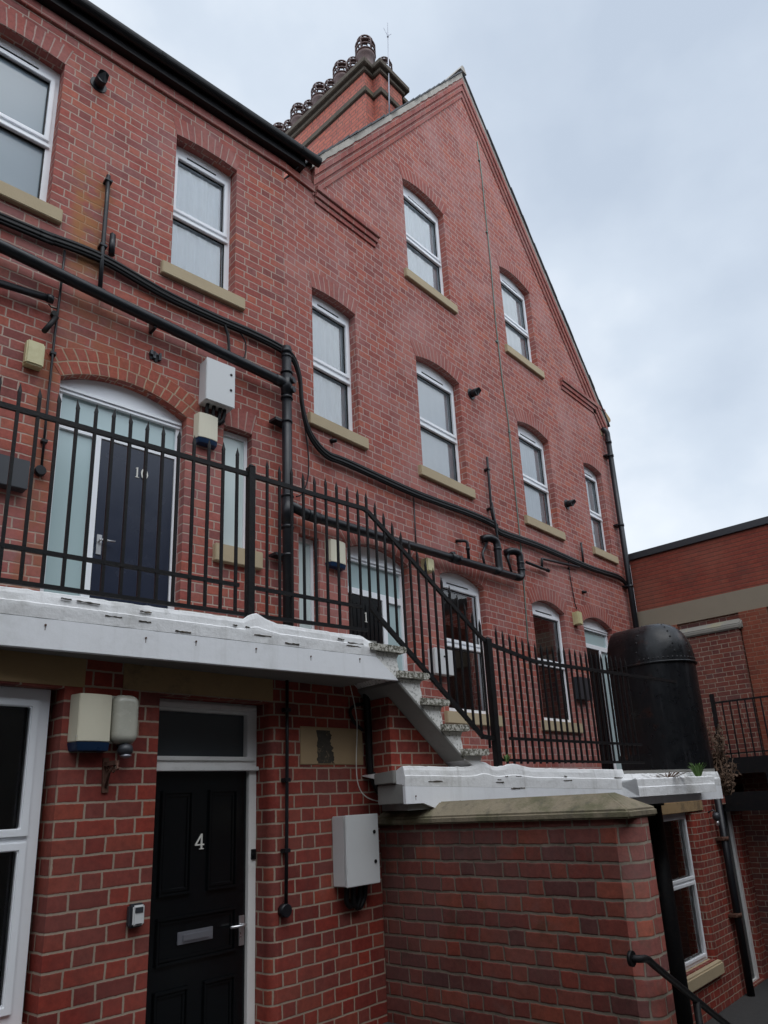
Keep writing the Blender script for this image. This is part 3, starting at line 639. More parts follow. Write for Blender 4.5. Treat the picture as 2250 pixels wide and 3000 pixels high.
def panel_mould(x0,x1,z0,z1):
    dd=-rec-.03
    for k,(g,h) in enumerate(((.0,.020),(.024,.009))):
        b=.020
        X0,X1,Z0,Z1=x0+g,x1-g,z0+g,z1-g
        mb.fbox(W,X0,X1,Z0,Z0+b,dd,dd+h); mb.fbox(W,X0,X1,Z1-b,Z1,dd,dd+h); mb.fbox(W,X0,X0+b,Z0+b,Z1-b,dd,dd+h-.001); mb.fbox(W,X1-b,X1,Z0+b,Z1-b,dd,dd+h-.001)
P4=lambda x,y:W.px(400+x/4.1475,2467+y/4.1475,-rec-.03)
Q4=lambda x,y:W.px(400+x/4.1475,2000+y/4.1475,-rec-.03)
xm0,xm1=dl[0]+.085,dl[1]-.085; xc=(dl[0]+dl[1])/2
zu=Q4(450,1310)[1]; zu0=P4(430,645)[1]-.005
panel_mould(xm0,xc-.062,zu0,zu); panel_mould(xc+.062,xm1,zu0,zu)
za=P4(700,860)[1]; zb=P4(700,1430)[1]; panel_mould(xm0,xm1,zb,za)
zc=P4(400,1790)[1]; panel_mould(xm0,xc-.055,d4[2]+.2,zc); panel_mould(xc+.055,xm1,d4[2]+.2,zc)
leaf=mb.build('door_leaf','doorblack',o,bevel=.0035)
a,z=Q4(720,2030); digits('4',W,xc-.036,z,.100,-rec-.029,o)
lever(W,dl[1]-.035,P4(1290,1000)[1],-rec-.03,o,-1)
mb=MB(); a0_,z0_=P4(485,1255); a1_,z1_=P4(920,1030); zm=(P4(700,1055)[1]+P4(700,1220)[1])/2; hh=.038
mb.fbox(W,a0_,a1_,zm-hh,zm+hh,-rec-.03,-rec-.019); mb.fbox(W,a0_+.035,a1_-.035,zm-.021,zm+.021,-rec-.02,-rec-.010); mb.build('letter_plate','zinc',o,bevel=.003)
mb=MB(); a_,z_=Q4(1385,2085); mb.fbox(W,a_-.02,a_+.02,z_-.035,z_+.035,-rec-.02,-rec+.012); mb.cyl(W.P(a_-.01,z_,-rec),W.P(a_-.01,z_,-rec+.022),.012); mb.build('door_lock','iron',o,bevel=.003)
mb=MB(); panel(mb,W,rect(rd[0],rd[1],rd[2],rd[3]),[rect(rd[0]+.09,rd[1]-.09,rd[2]+.02,rd[3]-.09)],thick=.09,d=-.08); o2=mb.build('doorway','timber',gf); o2['label']='dark doorway with a pale frame in the low yard'
mb=MB(); mb.fbox(W,rd[0]+.08,rd[1]-.08,rd[2]+.02,rd[3]-.08,-.16,-.12); mb.build('door_leaf','doorblack',o2)
# ================================================================== UPPER WALKWAY
uw=thing('upper_walkway','long whitewashed upper walkway slab that overhangs door 4','walkway',(2.5,4.2,.93))
Fd=.06
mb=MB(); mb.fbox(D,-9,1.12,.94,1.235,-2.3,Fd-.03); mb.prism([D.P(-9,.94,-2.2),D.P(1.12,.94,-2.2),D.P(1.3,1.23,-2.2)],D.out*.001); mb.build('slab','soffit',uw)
mb=MB(); zf=.928
mb.prism([D.P(-9,zf,Fd-.03),D.P(1.315,zf,Fd-.03),D.P(1.085,1.105,Fd-.03),D.P(-9,1.105,Fd-.03)],D.out*.03); mb.build('fascia_board','board',uw,bevel=.004)
def upstand(mb,F,s0,s1,zlow,ztop,d0,d1,seed,fn=None,step=.035,wig=.009):
    """hand trowelled, weathered kerb: wavy top edge and bulging face"""
    n=int((s1-s0)/step); rows=[]
    for i in range(n+1):
        s=s0+(s1-s0)*i/n; b=noise.noise(V((s*2.1,seed,0)))*wig*.6+noise.noise(V((s*17,seed,4)))*wig*.7
        zt=(fn(s) if fn else ztop)+b; zl=zlow(s) if callable(zlow) else zlow
        prof=[(zl,d1+.0),(zl+(zt-zl)*.40,d1+.004),(zl+(zt-zl)*.50,d1+.004),(zl+(zt-zl)*.54,d1-.003),(zl+(zt-zl)*.80,d1-.006+noise.noise(V((s*4,seed,9)))*.004),(zt-.016,d1-.011),(zt-.006,d1-.013),(zt-.001,d1-.019),(zt-.004,d1-.04),(zt-.03,d1-.10),(zt-.04,d0)]
        rows.append([F.P(s,z,d+noise.noise(V((s*7,z*9,seed)))*.004) for z,d in prof])
    for i in range(n):
        for j in range(len(rows[0])-1): mb.face([rows[i][j],rows[i+1][j],rows[i+1][j+1],rows[i][j+1]])
    mb.face(rows[0]); mb.face(rows[-1][::-1])
def utop(s):
    z=1.268
    if -.05<s: z=1.268+.05*math.exp(-((s-.03)/.09)**2)
    if s>.2: z=1.262-.0*s
    if s>.95: z=1.262-(s-.95)*.35
    return z
mb=MB(); upstand(mb,D,-9,1.085,1.107,1.26,-.5,Fd-.002,1.0,fn=utop); kb=mb.build('kerb','wash',uw)
def flakes(F,par,s0,s1,zf_,n,seed,d):
    rnd=random.Random(seed)
    for i in range(n):
        s=rnd.uniform(s0,s1); l=rnd.uniform(.03,.16); z=zf_(s)+rnd.uniform(-.07,.05); k=7
        up=[(s+l*j/k,z+rnd.uniform(.001,.007)-.002*j/k) for j in range(k+1)]; dn=[(s+l*j/k,z-rnd.uniform(.001,.005)-.002*j/k) for j in range(k,-1,-1)]
        mb=MB(); panel(mb,F,up+dn,[],thick=.006,d=d); mb.build('flaked_patch','tabdark',par)
def fixings(F,par,ss,z,d):
    for s in ss:
        mb=MB(); mb.cyl(F.P(s,z(s),d-.004),F.P(s,z(s),d+.006),.006,8); mb.fbox(F,s-.002,s+.002,z(s)-.03,z(s)-.006,d-.003,d+.0008); mb.build('fixing','rust',par)
flakes(D,kb,-1.6,.9,lambda s:1.19,13,3,Fd+.004)
fixings(D,uw,(-1.33,-.75,-.42,.02,.47,.92),lambda s:1.06+.012*math.sin(s*9),Fd)
# ================================================================== STAIR between the two walkways
st=thing('stone_staircase','flight of lichen-covered stone steps joining the upper and lower walkways','staircase',(4.6,3.9,.2))
noz=[(1.385,1.205),(1.625,1.008),(1.840,.804),(2.055,.600),(2.275,.402)]
rise=.2; soff=lambda s:.923-(s-1.32)*.875
for i,(s,z) in enumerate(noz):
    sb=(noz[i-1][0]-.06) if i else 1.05; zn=noz[i+1][1] if i<4 else .22
    s_next=s-.055
    # body with sloping soffit
    poly=[(sb-.02,z-.055),(s-.05,z-.055),(s-.075,z-.10),(s-.062,z-.15),(s_next,zn-.01),(s_next,max(soff(s_next),.19) if i<4 else .2)]
    a=sb-.02; poly.append((a,min(max(soff(a),.19),z-.06)))
    if i==0: poly=[(1.09,z-.055),(s-.05,z-.055),(s-.075,z-.10),(s-.062,z-.15),(s_next,zn-.01),(s_next,soff(s_next)),(1.325,soff(1.325)+.003),(1.09,1.105)]
    mb=MB(); mb.prism([D.P(x,y,Fd-.015) for x,y in poly],-D.out*1.7); b=mb.build('step','step' if i<4 else 'wash',st,bevel=.006)
    xa,xb=(1.327,s_next+.004) if i==0 else (sb-.025,s_next+.004)
    if i<4:
        mb=MB(); mb.prism([D.P(xa,soff(xa)-.022,Fd-.012),D.P(xb-.006,soff(xb)-.017,Fd-.012),D.P(xb-.006,soff(xb)+.012,Fd-.012),D.P(xa,soff(xa)+.012,Fd-.012)],-D.out*1.69); mb.build('soffit_slab','soffit',b,bevel=.004)
    mb=MB(); n=10
    r_=.027; prof=[(sb-.03,z),(s-.03,z)]+[(s-.027+r_*math.sin(R(180*k/8)),z-.027+r_*math.cos(R(180*k/8))) for k in range(9)]+[(sb-.03,z-.054)]
    mb.prism([D.P(x,y,Fd+.028) for x,y in prof],-D.out*1.75); mb.build('nosing','stepdark',b)
sa=D.px(1141,2120,-.17)[0]; e=.03
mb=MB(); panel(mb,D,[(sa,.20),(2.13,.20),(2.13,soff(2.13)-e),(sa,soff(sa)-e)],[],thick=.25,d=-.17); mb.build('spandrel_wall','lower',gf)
# ================================================================== LOWER WALKWAY
lwk=thing('lower_walkway','whitewashed lower walkway slab above the brick wing wall and the low yard','walkway',(6.5,3.7,-.15))
S0,S1=1.318,6.42
mb=MB(); poly=[D.P(S0+.05,0,Fd-.04),D.P(S1-.01,0,Fd-.04),D.P(S1-.01,0,-1.1),V((9.6,5.7,0)),V((4.56,5.7,0)),V((4.56,4.31,0))]
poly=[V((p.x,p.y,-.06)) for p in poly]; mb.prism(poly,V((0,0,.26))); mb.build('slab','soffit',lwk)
fb=lambda s:-.012 if s<1.50 else (-.012-(s-1.50)*.35 if s<1.9 else -.152)
fm=lambda s:.12-(s-S0)*.036 if s<4.5 else .003
mb=MB(); ss=[S0,1.5,1.9,2.5,3.2,3.9,4.5,5.2,5.9,S1]
for i in range(len(ss)-1):
    a,b=ss[i],ss[i+1]
    mb.prism([D.P(a,fb(a),Fd-.03),D.P(b,fb(b),Fd-.03),D.P(b,fm(b),Fd-.03),D.P(a,fm(a),Fd-.03)],D.out*.03)
mb.build('fascia_board','board',lwk)
def ltop(s):
    z=.272-(s-S0)*.020
    if 1.98<s<2.9: z+=.045*math.exp(-((s-2.22)/.10)**2)+.035*math.exp(-((s-2.62)/.16)**2)
    if s>4.4: z-=.03
    return z
mb=MB(); upstand(mb,D,S0,4.35,lambda s:fm(s)+.002,.25,-.5,Fd-.002,5.0,fn=ltop,wig=.008); upstand(mb,D,4.352,S1,lambda s:fm(s)+.002,.2,-.5,Fd-.002,8.0,fn=lambda s:.165,wig=.006); kb=mb.build('kerb','wash',lwk)
flakes(D,kb,1.5,4.2,lambda s:.16-(s-1.3)*.02,10,7,Fd+.004)
fixings(D,lwk,(1.42,1.9,2.35,2.9,3.5,4.1),lambda s:(fm(s)+fb(s))/2+.02*math.sin(s*7),Fd)
mb=MB(); o0=D.P(S0,0,Fd); wv=V((-D.out.x,-D.out.y,0))
mb.prism([D.P(S0,-.01,Fd-.03),D.P(S0,.14,Fd-.03),D.P(S0,.14,Fd-.34),D.P(S0,-.01,Fd-.34)],D.ex*.06); mb.prism([D.P(S0-.03,.145,Fd-.1),D.P(S0-.03,.245,Fd-.1),D.P(S0-.03,.23,Fd-.34),D.P(S0-.03,.145,Fd-.34)],D.ex*.09); mb.build('end_return','soffit',lwk,bevel=.006)
mb=MB(); upstand(mb,D,4.275,5.90,-.068,.11,.0,.245,12.0,fn=lambda s:.112,wig=.01); mb.fbox(D,4.275,5.90,-.07,.10,.0,.24)
mb.build('planter_box','wash',lwk)
# ================================================================== WING WALL
ww=thing('wing_wall','dark brick wing wall with a mossy saddleback coping, standing out beside the grey cabinet','wall',(4.7,3.2,-3.0))
x0,x1,y0,y1=4.516,4.86,2.105,4.295; rr=.12
def plan_round(x0,x1,y0,y1,r,n=8):
    pts=[(x0,y1)]
    for k in range(n+1): t=R(90*k/n); pts.append((x0+r-r*math.cos(t),y0+r-r*math.sin(t)))
    for k in range(n+1): t=R(90*k/n); pts.append((x1-r+r*math.sin(t),y0+r-r*math.cos(t)))
    pts.append((x1,y1)); return pts
pts=plan_round(x0,x1,y0,y1,rr); mb=MB(); u=0
for i in range(len(pts)-1):
    a,b=pts[i],pts[i+1]; l=math.dist(a,b)
    nz=24 if l>.5 else 1
    mb.face([V((*a,-3.05)),V((*b,-3.05)),V((*b,-.17)),V((*a,-.17))],[(u,-3.05),(u+l,-3.05),(u+l,-.17),(u,-.17)],smooth=l<.2); u+=l
mb.face([V((*p,-.17)) for p in pts]); mb.build('brickwork','wing',ww)
mb=MB(); e=.045; zb,za,zr_=-.17,-.118,-.008; xm=(x0+x1)/2; yr=2.30
A=[V((x0-e,y0-e*.3,zb)),V((x1+e,y0-e*.3,zb)),V((x1+e,y1,zb)),V((x0-e,y1,zb))]; Bt=[p+V((0,0,za-zb)) for p in A]; r0_,r1_=V((xm-.06,yr,zr_)),V((xm-.06,y1,zr_)); r2_,r3_=V((xm+.06,yr,zr_)),V((xm+.06,y1,zr_))
r0b=V((x0+.03,yr-.04,za+.018))
mb.face(A[::-1])
for i in range(4): mb.face([A[i],A[(i+1)%4],Bt[(i+1)%4],Bt[i]])
mb.face([Bt[0],r0_,r1_,Bt[3]]); mb.face([r0_,r2_,r3_,r1_]); mb.face([Bt[1],Bt[2],r3_,r2_]); mb.face([Bt[0],Bt[1],r2_,r0_]); mb.face([Bt[2],Bt[3],r1_,r3_])
mb.build('coping','coping',ww,bevel=.012)
# ================================================================== RAILINGS
def bar(mb,F,s,z0,z1,w=.009,tip=.075,d=0,r=0):
    b=z1-tip
    lo=[F.P(s-w,z0,d+w),F.P(s+w,z0,d+w),F.P(s+w,z0,d-w),F.P(s-w,z0,d-w)]; hi=[V((p.x,p.y,b)) for p in lo]
    k=1.25; md=[F.P(s-w*k,b+.012,d+w*k*.7),F.P(s+w*k,b+.012,d+w*k*.7),F.P(s+w*k,b+.012,d-w*k*.7),F.P(s-w*k,b+.012,d-w*k*.7)]
    tp=F.P(s+r,z1,d)
    for A_,B_q in ((lo,hi),(hi,md)):
        for i in range(4): mb.face([A_[i],A_[(i+1)%4],B_q[(i+1)%4],B_q[i]])
    for i in range(4): mb.face([md[i],md[(i+1)%4],tp])
    mb.face(lo[::-1])
def flat(mb,F,pts,h=.032,w=.009,d=0):
    for (a,za),(b,zb) in zip(pts[:-1],pts[1:]):
        t=V((b-a,zb-za)).normalized(); n=V((-t.y,t.x))*h/2
        mb.prism([F.P(a+n.x,za+n.y,d+w),F.P(b+n.x,zb+n.y,d+w),F.P(b-n.x,zb-n.y,d+w),F.P(a-n.x,za-n.y,d+w)],-F.out*2*w)
rl=thing('upper_railing','black spear-topped railing along the upper walkway and down beside the steps','railing',D.P(0,1.25,0))
mb=MB(); mb.fbox(D,-.028,.028,1.25,2.45,-.028,.028); mb.prism([D.P(-.03,2.45,.03),D.P(.03,2.45,.03),D.P(.012,2.475,.012),D.P(-.012,2.475,.012)],-D.out*.02); mb.build('post','iron',rl,bevel=.004)
mb=MB(); flat(mb,D,[(-6,2.387),(-.028,2.389)],.034,.011); mb.build('top_rail','iron',rl)
mb=MB(); flat(mb,D,[(.028,2.386),(.55,2.376),(1.068,2.372),(1.115,2.350),(2.40,1.405),(2.46,1.385)],.034,.012); mb.build('handrail','iron',rl)
mb=MB(); flat(mb,D,[(-6,1.510),(-.085,1.517)],.026,.011); mb.build('lower_rail','iron',rl)
mb=MB(); flat(mb,D,[(.028,1.517),(1.02,1.510)],.026,.011); mb.build('lower_rail','iron',rl)
mb=MB(); flat(mb,D,[(-6,1.305),(-.028,1.312)],.026,.011); flat(mb,D,[(.028,1.312),(1.05,1.325)],.026,.011); mb.build('base_rail','iron',rl)
mb=MB(); flat(mb,D,[(1.10,1.52),(1.17,1.455),(2.30,.515),(2.46,.50)],.038,.012); mb.build('stair_rail','iron',rl)
hr=lambda s:2.372 if s<1.068 else 2.372-(s-1.09)*.735
sr=lambda s:1.31 if s<1.06 else 1.49-(s-1.13)*.832
rnd=random.Random(11)
k=0; s=-.112
while s>-3.3:
    mb=MB(); bar(mb,D,s,1.30,2.585+rnd.uniform(-.012,.012),.0095,r=rnd.uniform(-.008,.008)); mb.build('baluster','iron',rl); s-=.113
s=.14
while s<2.44:
    mb=MB(); top=2.55+rnd.uniform(-.012,.012) if s<1.08 else hr(s)+.165
    bar(mb,D,s,sr(s)-(.0 if s<1.06 else .03),top,.0085,r=rnd.uniform(-.006,.006)); mb.build('baluster','iron',rl); s+=.108 if s<1.0 else .092
r2=thing('lower_railing','black spear-topped railing on the lower walkway between the steps and the iron hood','railing',D.P(2.47,.25,0))
mb=MB(); mb.fbox(D,2.44,2.50,.25,1.40,-.03,.03); mb.prism([D.P(2.44,1.40,.03),D.P(2.50,1.40,.03),D.P(2.48,1.425,.012),D.P(2.46,1.425,.012)],-D.out*.02); mb.build('post','iron',r2,bevel=.004)
mb=MB(); flat(mb,D,[(2.50,1.36),(3.07,1.262),(3.13,1.252),(4.86,1.238),(5.84,1.232)],.034,.012); mb.build('top_rail','iron',r2)
mb=MB(); flat(mb,D,[(2.66,.505),(4.86,.472)],.026,.011); mb.build('lower_rail','iron',r2)
mb=MB(); flat(mb,D,[(2.50,.315),(4.86,.28)],.024,.011); mb.build('base_rail','iron',r2)
s=2.60
while s<4.85:
    top=1.545-(s-2.6)*.19 if s<3.1 else 1.445
    mb=MB(); bar(mb,D,s,.28,top+rnd.uniform(-.012,.012),.0085,r=rnd.uniform(-.006,.006)); mb.build('baluster','iron',r2); s+=.094
# ================================================================== IRON HOOD
hd=thing('iron_hood','black riveted iron hood with a domed top standing at the end of the lower walkway','hood',D.P(6.31,.14,-.45))
cS,cD,r_=6.31,-.45,.455
zs_,zt_,zb_=1.53,2.09,.13
def ucurve(rad,n=18,L_=.46):     # plan: half circle towards the yard, straight flanks to the rear
    pts=[(cS-rad,cD-L_)]
    pts+=[(cS-rad*math.cos(math.pi*k/n),cD+rad*math.sin(math.pi*k/n)) for k in range(n+1)]
    pts.append((cS+rad,cD-L_)); return pts
mb=MB(); a=ucurve(r_); b=ucurve(r_+.0)
for i in range(len(a)-1):
    mb.face([D.P(a[i][0],zb_,a[i][1]),D.P(a[i+1][0],zb_,a[i+1][1]),D.P(b[i+1][0],zs_,b[i+1][1]),D.P(b[i][0],zs_,b[i][1])],smooth=True)
mb.face([D.P(a[0][0],zb_,a[0][1]),D.P(a[-1][0],zb_,a[-1][1]),D.P(a[-1][0],zs_,a[-1][1]),D.P(a[0][0],zs_,a[0][1])])
mb.build('body','tank',hd)
mb=MB(); hgt=zt_-zs_; n=18; m_=12
for j in range(m_):      # dome
    for i in range(n):
        def q(i,j):
            t=R(90*j/m_); rad=(r_+.006)*math.cos(t)**.72; ph=math.pi*i/n
            return D.P(cS-rad*math.cos(ph),zs_+hgt*math.sin(t)**.9,cD+rad*math.sin(ph))
        if j==m_-1: mb.face([q(i,j),q(i+1,j),q(0,m_)],smooth=True)
        else: mb.face([q(i,j),q(i+1,j),q(i+1,j+1),q(i,j+1)],smooth=True)
mb.build('dome','tank',hd)
mb=MB()                   # barrel part behind the dome
for j in range(24):
    q=lambda j,d:D.P(cS-(r_+.006)*math.copysign(abs(math.cos(math.pi*j/24))**.72,math.cos(math.pi*j/24)),zs_+hgt*math.sin(math.pi*j/24)**.9,d)
    mb.face([q(j,cD),q(j+1,cD),q(j+1,cD-.46),q(j,cD-.46)],smooth=True)
mb.face([q(j,cD-.46) for j in range(25)])
mb.build('barrel_top','tank',hd)
mb=MB(); rg=ucurve(r_+.014)
mb.tube([D.P(x,zs_,y) for x,y in rg],.014,6); mb.build('seam_bead','tank',hd); mb=MB(); rg=ucurve(r_+.012); 
for i in range(len(rg)-1): mb.hexa([D.P(rg[i][0],.42,rg[i][1]),D.P(rg[i+1][0],.42,rg[i+1][1]),D.P(rg[i+1][0],zb_-.03,rg[i+1][1]),D.P(rg[i][0],zb_-.03,rg[i][1])]+[D.P(cS+(p[0]-cS)*.97,z,cD+(p[1]-cD)*.97) for p,z in ((rg[i],.42),(rg[i+1],.42),(rg[i+1],zb_-.03),(rg[i],zb_-.03))])
mb.build('base_band','tank',hd)
mb=MB()
def riv(p,nrm):
    t=nrm.cross(Z3); t=t.normalized() if t.length>1e-3 else V((1,0,0)); b=nrm.cross(t)
    ring=[p+(t*math.cos(6.2832*k/7)+b*math.sin(6.2832*k/7))*.014 for k in range(7)]
    top=p+nrm*.010
    for k in range(7): mb.face([ring[k],ring[(k+1)%7],top])
for i in range(0,25):
    ph=math.pi*i/24; nrm=(D.ex*-math.cos(ph)+D.out*math.sin(ph)); riv(D.P(cS,zs_+.05,cD)+nrm*(r_+.003),nrm)
for j in range(1,13):      # two rows over the crown, one ring on the dome
    ph=math.pi*j/13; nrm=(D.ex*-math.cos(ph)*1+Z3*math.sin(ph)).normalized()
    riv(D.P(cS-(r_+.008)*math.copysign(abs(math.cos(ph))**.72,math.cos(ph)),zs_+(hgt+.002)*math.sin(ph)**.9,cD-.03),nrm)
for ph in (1.0,1.57,2.15):
    for j in range(1,8):
        t=R(11*j); nrm=(D.ex*-math.cos(ph)*math.cos(t)+D.out*math.sin(ph)*math.cos(t)+Z3*math.sin(t)).normalized()
        riv(D.P(cS-(r_+.008)*math.cos(t)**.72*math.cos(ph),zs_+(hgt+.002)*math.sin(t)**.9,cD+(r_+.008)*math.cos(t)**.72*math.sin(ph)),nrm)
mb.build('rivets','tank',hd)
# ================================================================== PIPES AND CABLES
def PL(F,pts,d): return [F.P(*F.px(x,y,d),d) for x,y in pts]
def collar(mb,p,axis,r,l=.05):
    axis=V(axis).normalized(); mb.cyl(V(p)-axis*l/2,V(p)+axis*l/2,r)
# soil pipe and stack
sp=thing('soil_pipe','thick black soil pipe falling across the left range into a vertical stack beside door 10','pipe',L.P(-.02,1.3,.12))
dp=.13; p0=PL(L,[(0,752)],dp)[0]; p1=PL(L,[(392,922)],dp)[0]; pz=L.px(836,1125,dp)[1]
zl=lambda s:4.86+(pz-4.86)*((s+3.05)/3.0)
mb=MB(); mb.tube([L.P(-8.4,5.02,dp),L.P(-3.0,zl(-3.0),dp),L.P(-.10,zl(-.1),dp),L.P(-.03,zl(-.1)-.05,dp)],.056,16); mb.build('pipe_run','plastic',sp)
for s in (-3.6,-1.62): mb=MB(); mb.fbox(L,s-.015,s+.015,zl(s)-.075,zl(s)+.062,.0,dp+.0); mb.build('pipe_clip','plastic',sp)
sx=G.px(841,1300,.13)[0]; zt=G.px(839,1018,.13)[1]
mb=MB(); mb.cyl(G.P(sx,1.2,.13),G.P(sx,zt,.13),.056,18); collar(mb,G.P(sx,zt-.06,.13),Z3,.063,.06); collar(mb,G.P(sx,zt-.13,.13),Z3,.062,.02); mb.build('stack','plastic',sp)
mb=MB(); zj=zl(-.1); collar(mb,G.P(sx,zj-.02,.13),Z3,.066,.26); collar(mb,G.P(sx,zj+.14,.13),Z3,.071,.03); collar(mb,G.P(sx,zj-.19,.13),Z3,.071,.03)
for dz in (.03,-.09):
    mb.cyl(G.P(sx+.02,zj+dz,.13)+V((.01,-.05,0)),G.P(sx+.02,zj+dz,.13)+V((.02,-.085,0)),.04,14)
mb.tube(rounded([L.P(-.22,zl(-.22),dp),L.P(-.08,zl(-.1),dp),G.P(sx,zj-.14,.13)],.1),.062,14)
mb.build('junction','plastic',sp,bevel=.004); mb=MB()
z2=G.px(880,1510,.13)[1]; collar(mb,G.P(sx,z2,.13),Z3,.066,.30); collar(mb,G.P(sx,z2+.17,.13),Z3,.071,.03); collar(mb,G.P(sx,z2-.19,.13),Z3,.071,.03)
mb.build('junction','plastic',sp,bevel=.004)
for y in (1248,1635): 
    mb=MB(); zc=G.px(856,y,.1)[1]; mb.fbox(G,sx-.15,sx+.08,zc-.015,zc+.015,.0,.12); collar(mb,G.P(sx,zc,.13),Z3,.062,.035); mb.build('pipe_clip','plastic',sp)
# second soil pipe with its two bends
sq=thing('waste_pipe','black waste pipe running right from the stack to two swan-neck bends','pipe',G.P(7,3.2,.1))
dq=.13
zq=lambda a:G.px(*S((750,1000),2.074,270,1040),dq)[1]+(a-4.95)*.030
e0=G.px(*S((1250,1480),3.687,1010,770),dq)
mb=MB(); aend=G.px(*S((1250,1480),3.687,960,775),dq)[0]; zq0=zq(4.9); zq1=G.px(*S((1250,1480),3.687,960,775),dq)[1]
zq=lambda a:zq0+(zq1-zq0)*(a-4.9)/(aend-4.9)
up2=G.px(*S((1250,1480),3.687,960,500),dq)
ae=G.px(*S((1250,1480),3.687,1015,640),dq)[0]
mb.tube([G.P(sx+.03,zq(4.8)+.05,dq),G.P(4.95,zq(4.95),dq),G.P(aend,zq1,dq)],.056,16); collar(mb,G.P(5.0,zq(5.0),dq),G.ex,.066,.16); mb.build('pipe_run','plastic',sq)
mb=MB(); mb.tube(rounded([G.P(aend-.05,zq1,dq),G.P(ae,zq1+.01,dq),G.P(ae,up2[1],dq),G.P(ae-.16,up2[1]+.01,.10),G.P(ae-.22,up2[1]-.02,.0)],.15,8),.058,16)
for t in (.35,.6): collar(mb,G.P(ae,zq1+(up2[1]-zq1)*t,dq),Z3,.064,.03)
mb.build('swan_neck','plastic',sq)
k=G.px(*S((1250,1480),3.687,760,500),dq); kb=G.px(*S((1250,1480),3.687,770,660),dq)
mb=MB(); mb.tube(rounded([G.P(k[0]-.15,zq(k[0]-.15),dq),G.P(k[0]+.02,zq(k[0]),dq),G.P(k[0]+.02,k[1]+.18,dq),G.P(k[0]-.14,k[1]+.20,.09),G.P(k[0]-.2,k[1]+.18,.0)],.13,8),.058,16)
for z in (k[1]+.04,): collar(mb,G.P(k[0]+.02,z,dq),Z3,.064,.04)
mb.build('swan_neck','plastic',sq)
q=G.px(*S((1250,1480),3.687,445,470),dq); mb=MB(); mb.tube(rounded([G.P(q[0],zq(q[0]),dq),G.P(q[0],q[1]+.12,dq),G.P(q[0]-.10,q[1]+.13,.0)],.05),.023,10); collar(mb,G.P(q[0],q[1],dq),Z3,.03,.04); mb.build('small_bend','plastic',sq)
for (xa,ya,xb,yb,xc,yc) in ((655,400,600,520,615,610),(890,540,870,560,910,690)):
    a,b,c=[G.px(*S((1250,1480),3.687,x,y),.08) for x,y in ((xa,ya),(xb,yb),(xc,yc))]
    mb=MB(); mb.tube(rounded([G.P(a[0]+.03,a[1]+.02,.06),G.P(*b,.08),G.P(c[0],zq(c[0]),.10)],.06),.020,8); mb.build('waste_branch','plastic',sq)
mb=MB(); ac=G.px(*S((1250,1480),3.687,310,555),dq)[0]; collar(mb,G.P(ac,zq(ac),dq),G.ex,.067,.22); mb.cyl(G.P(ac-.06,zq(ac-.06)+.04,dq),G.P(ac-.06,zq(ac-.06)+.085,dq),.045); mb.cyl(G.P(ac+.04,zq(ac),dq+.03),G.P(ac+.04,zq(ac),dq+.085),.035); mb.build('access_cap','plastic',sq,bevel=.004)
a=[G.px(*S((1250,1480),3.687,x,y),.06) for x,y in ((1055,622),(1245,680),(1310,705),(1250,650),(1245,575),(1659,690))]
mb=MB(); mb.tube([G.P(*a[0],.10),G.P(*a[1],.06),G.P(*a[2],.06)],.024,10); collar(mb,G.P(*a[2],.06),G.ex,.032,.05); mb.tube(rounded([G.P(*a[1],.06),G.P(*a[4],.06),G.P(a[4][0]+.05,a[4][1]+.0,.06),G.P(*G.px(*S((1350,1000),1.843,640,1220),.06),.06)],.03),.022,10); mb.build('overflow_pipe','plastic',sq)
# cable bundle
cb=thing('cable_bundle','bundle of black cables looping along the facade from the left range to the far downpipe','cables',G.P(5,4.0,.05))
pl=PL(L,[(0,640),(120,690),(295,757),(480,862),(633,934),(730,975),(800,1010),(832,1030)],.04); p2=PL(G,[S((750,1000),2.074,*p) for p in ((225,110),(262,230),(275,380),(300,500),(345,600),(430,690),(560,745),(960,925),(1300,1050),(1450,1120),(1640,1195))],.05)
p3=PL(G,[S((1350,1000),1.843,*p) for p in ((210,1030),(420,1105),(660,1210),(760,1245),(850,1275),(890,1310))],.05)
path=[pl[0]+(pl[0]-pl[1])*14]+pl+p2[:1]+p2[1:-1]+p3
rnd=random.Random(4)
for k in range(5):
    off=V((0,-.012*(k%2)-.01,0)); dz=(k-2)*.021; n=len(path)
    pts=spline([p+off+V((0,0,dz*(1 if i<26 else .6)+rnd.uniform(-.004,.004))) for i,p in enumerate(path)],7)
    mb=MB(); mb.tube(pts,.018 if k!=2 else .024,8); mb.build('cable','cable',cb)
a=PL(L,[(655,945),(668,985),(672,1045)],.05); mb=MB(); mb.tube(spline(a),.016,8); mb.build('cable','cable',cb)
a=PL(L,[(690,955),(718,1000),(718,1040),(705,1062)],.045); mb=MB(); mb.tube(spline(a),.008,8); mb.build('cable','cable',cb)
a=PL(G,[(893,1250),(903,1330),(902,1400),(886,1445),(868,1455)],.045); mb=MB(); mb.tube(spline(a),.008,8); mb.build('cable','cable',cb)
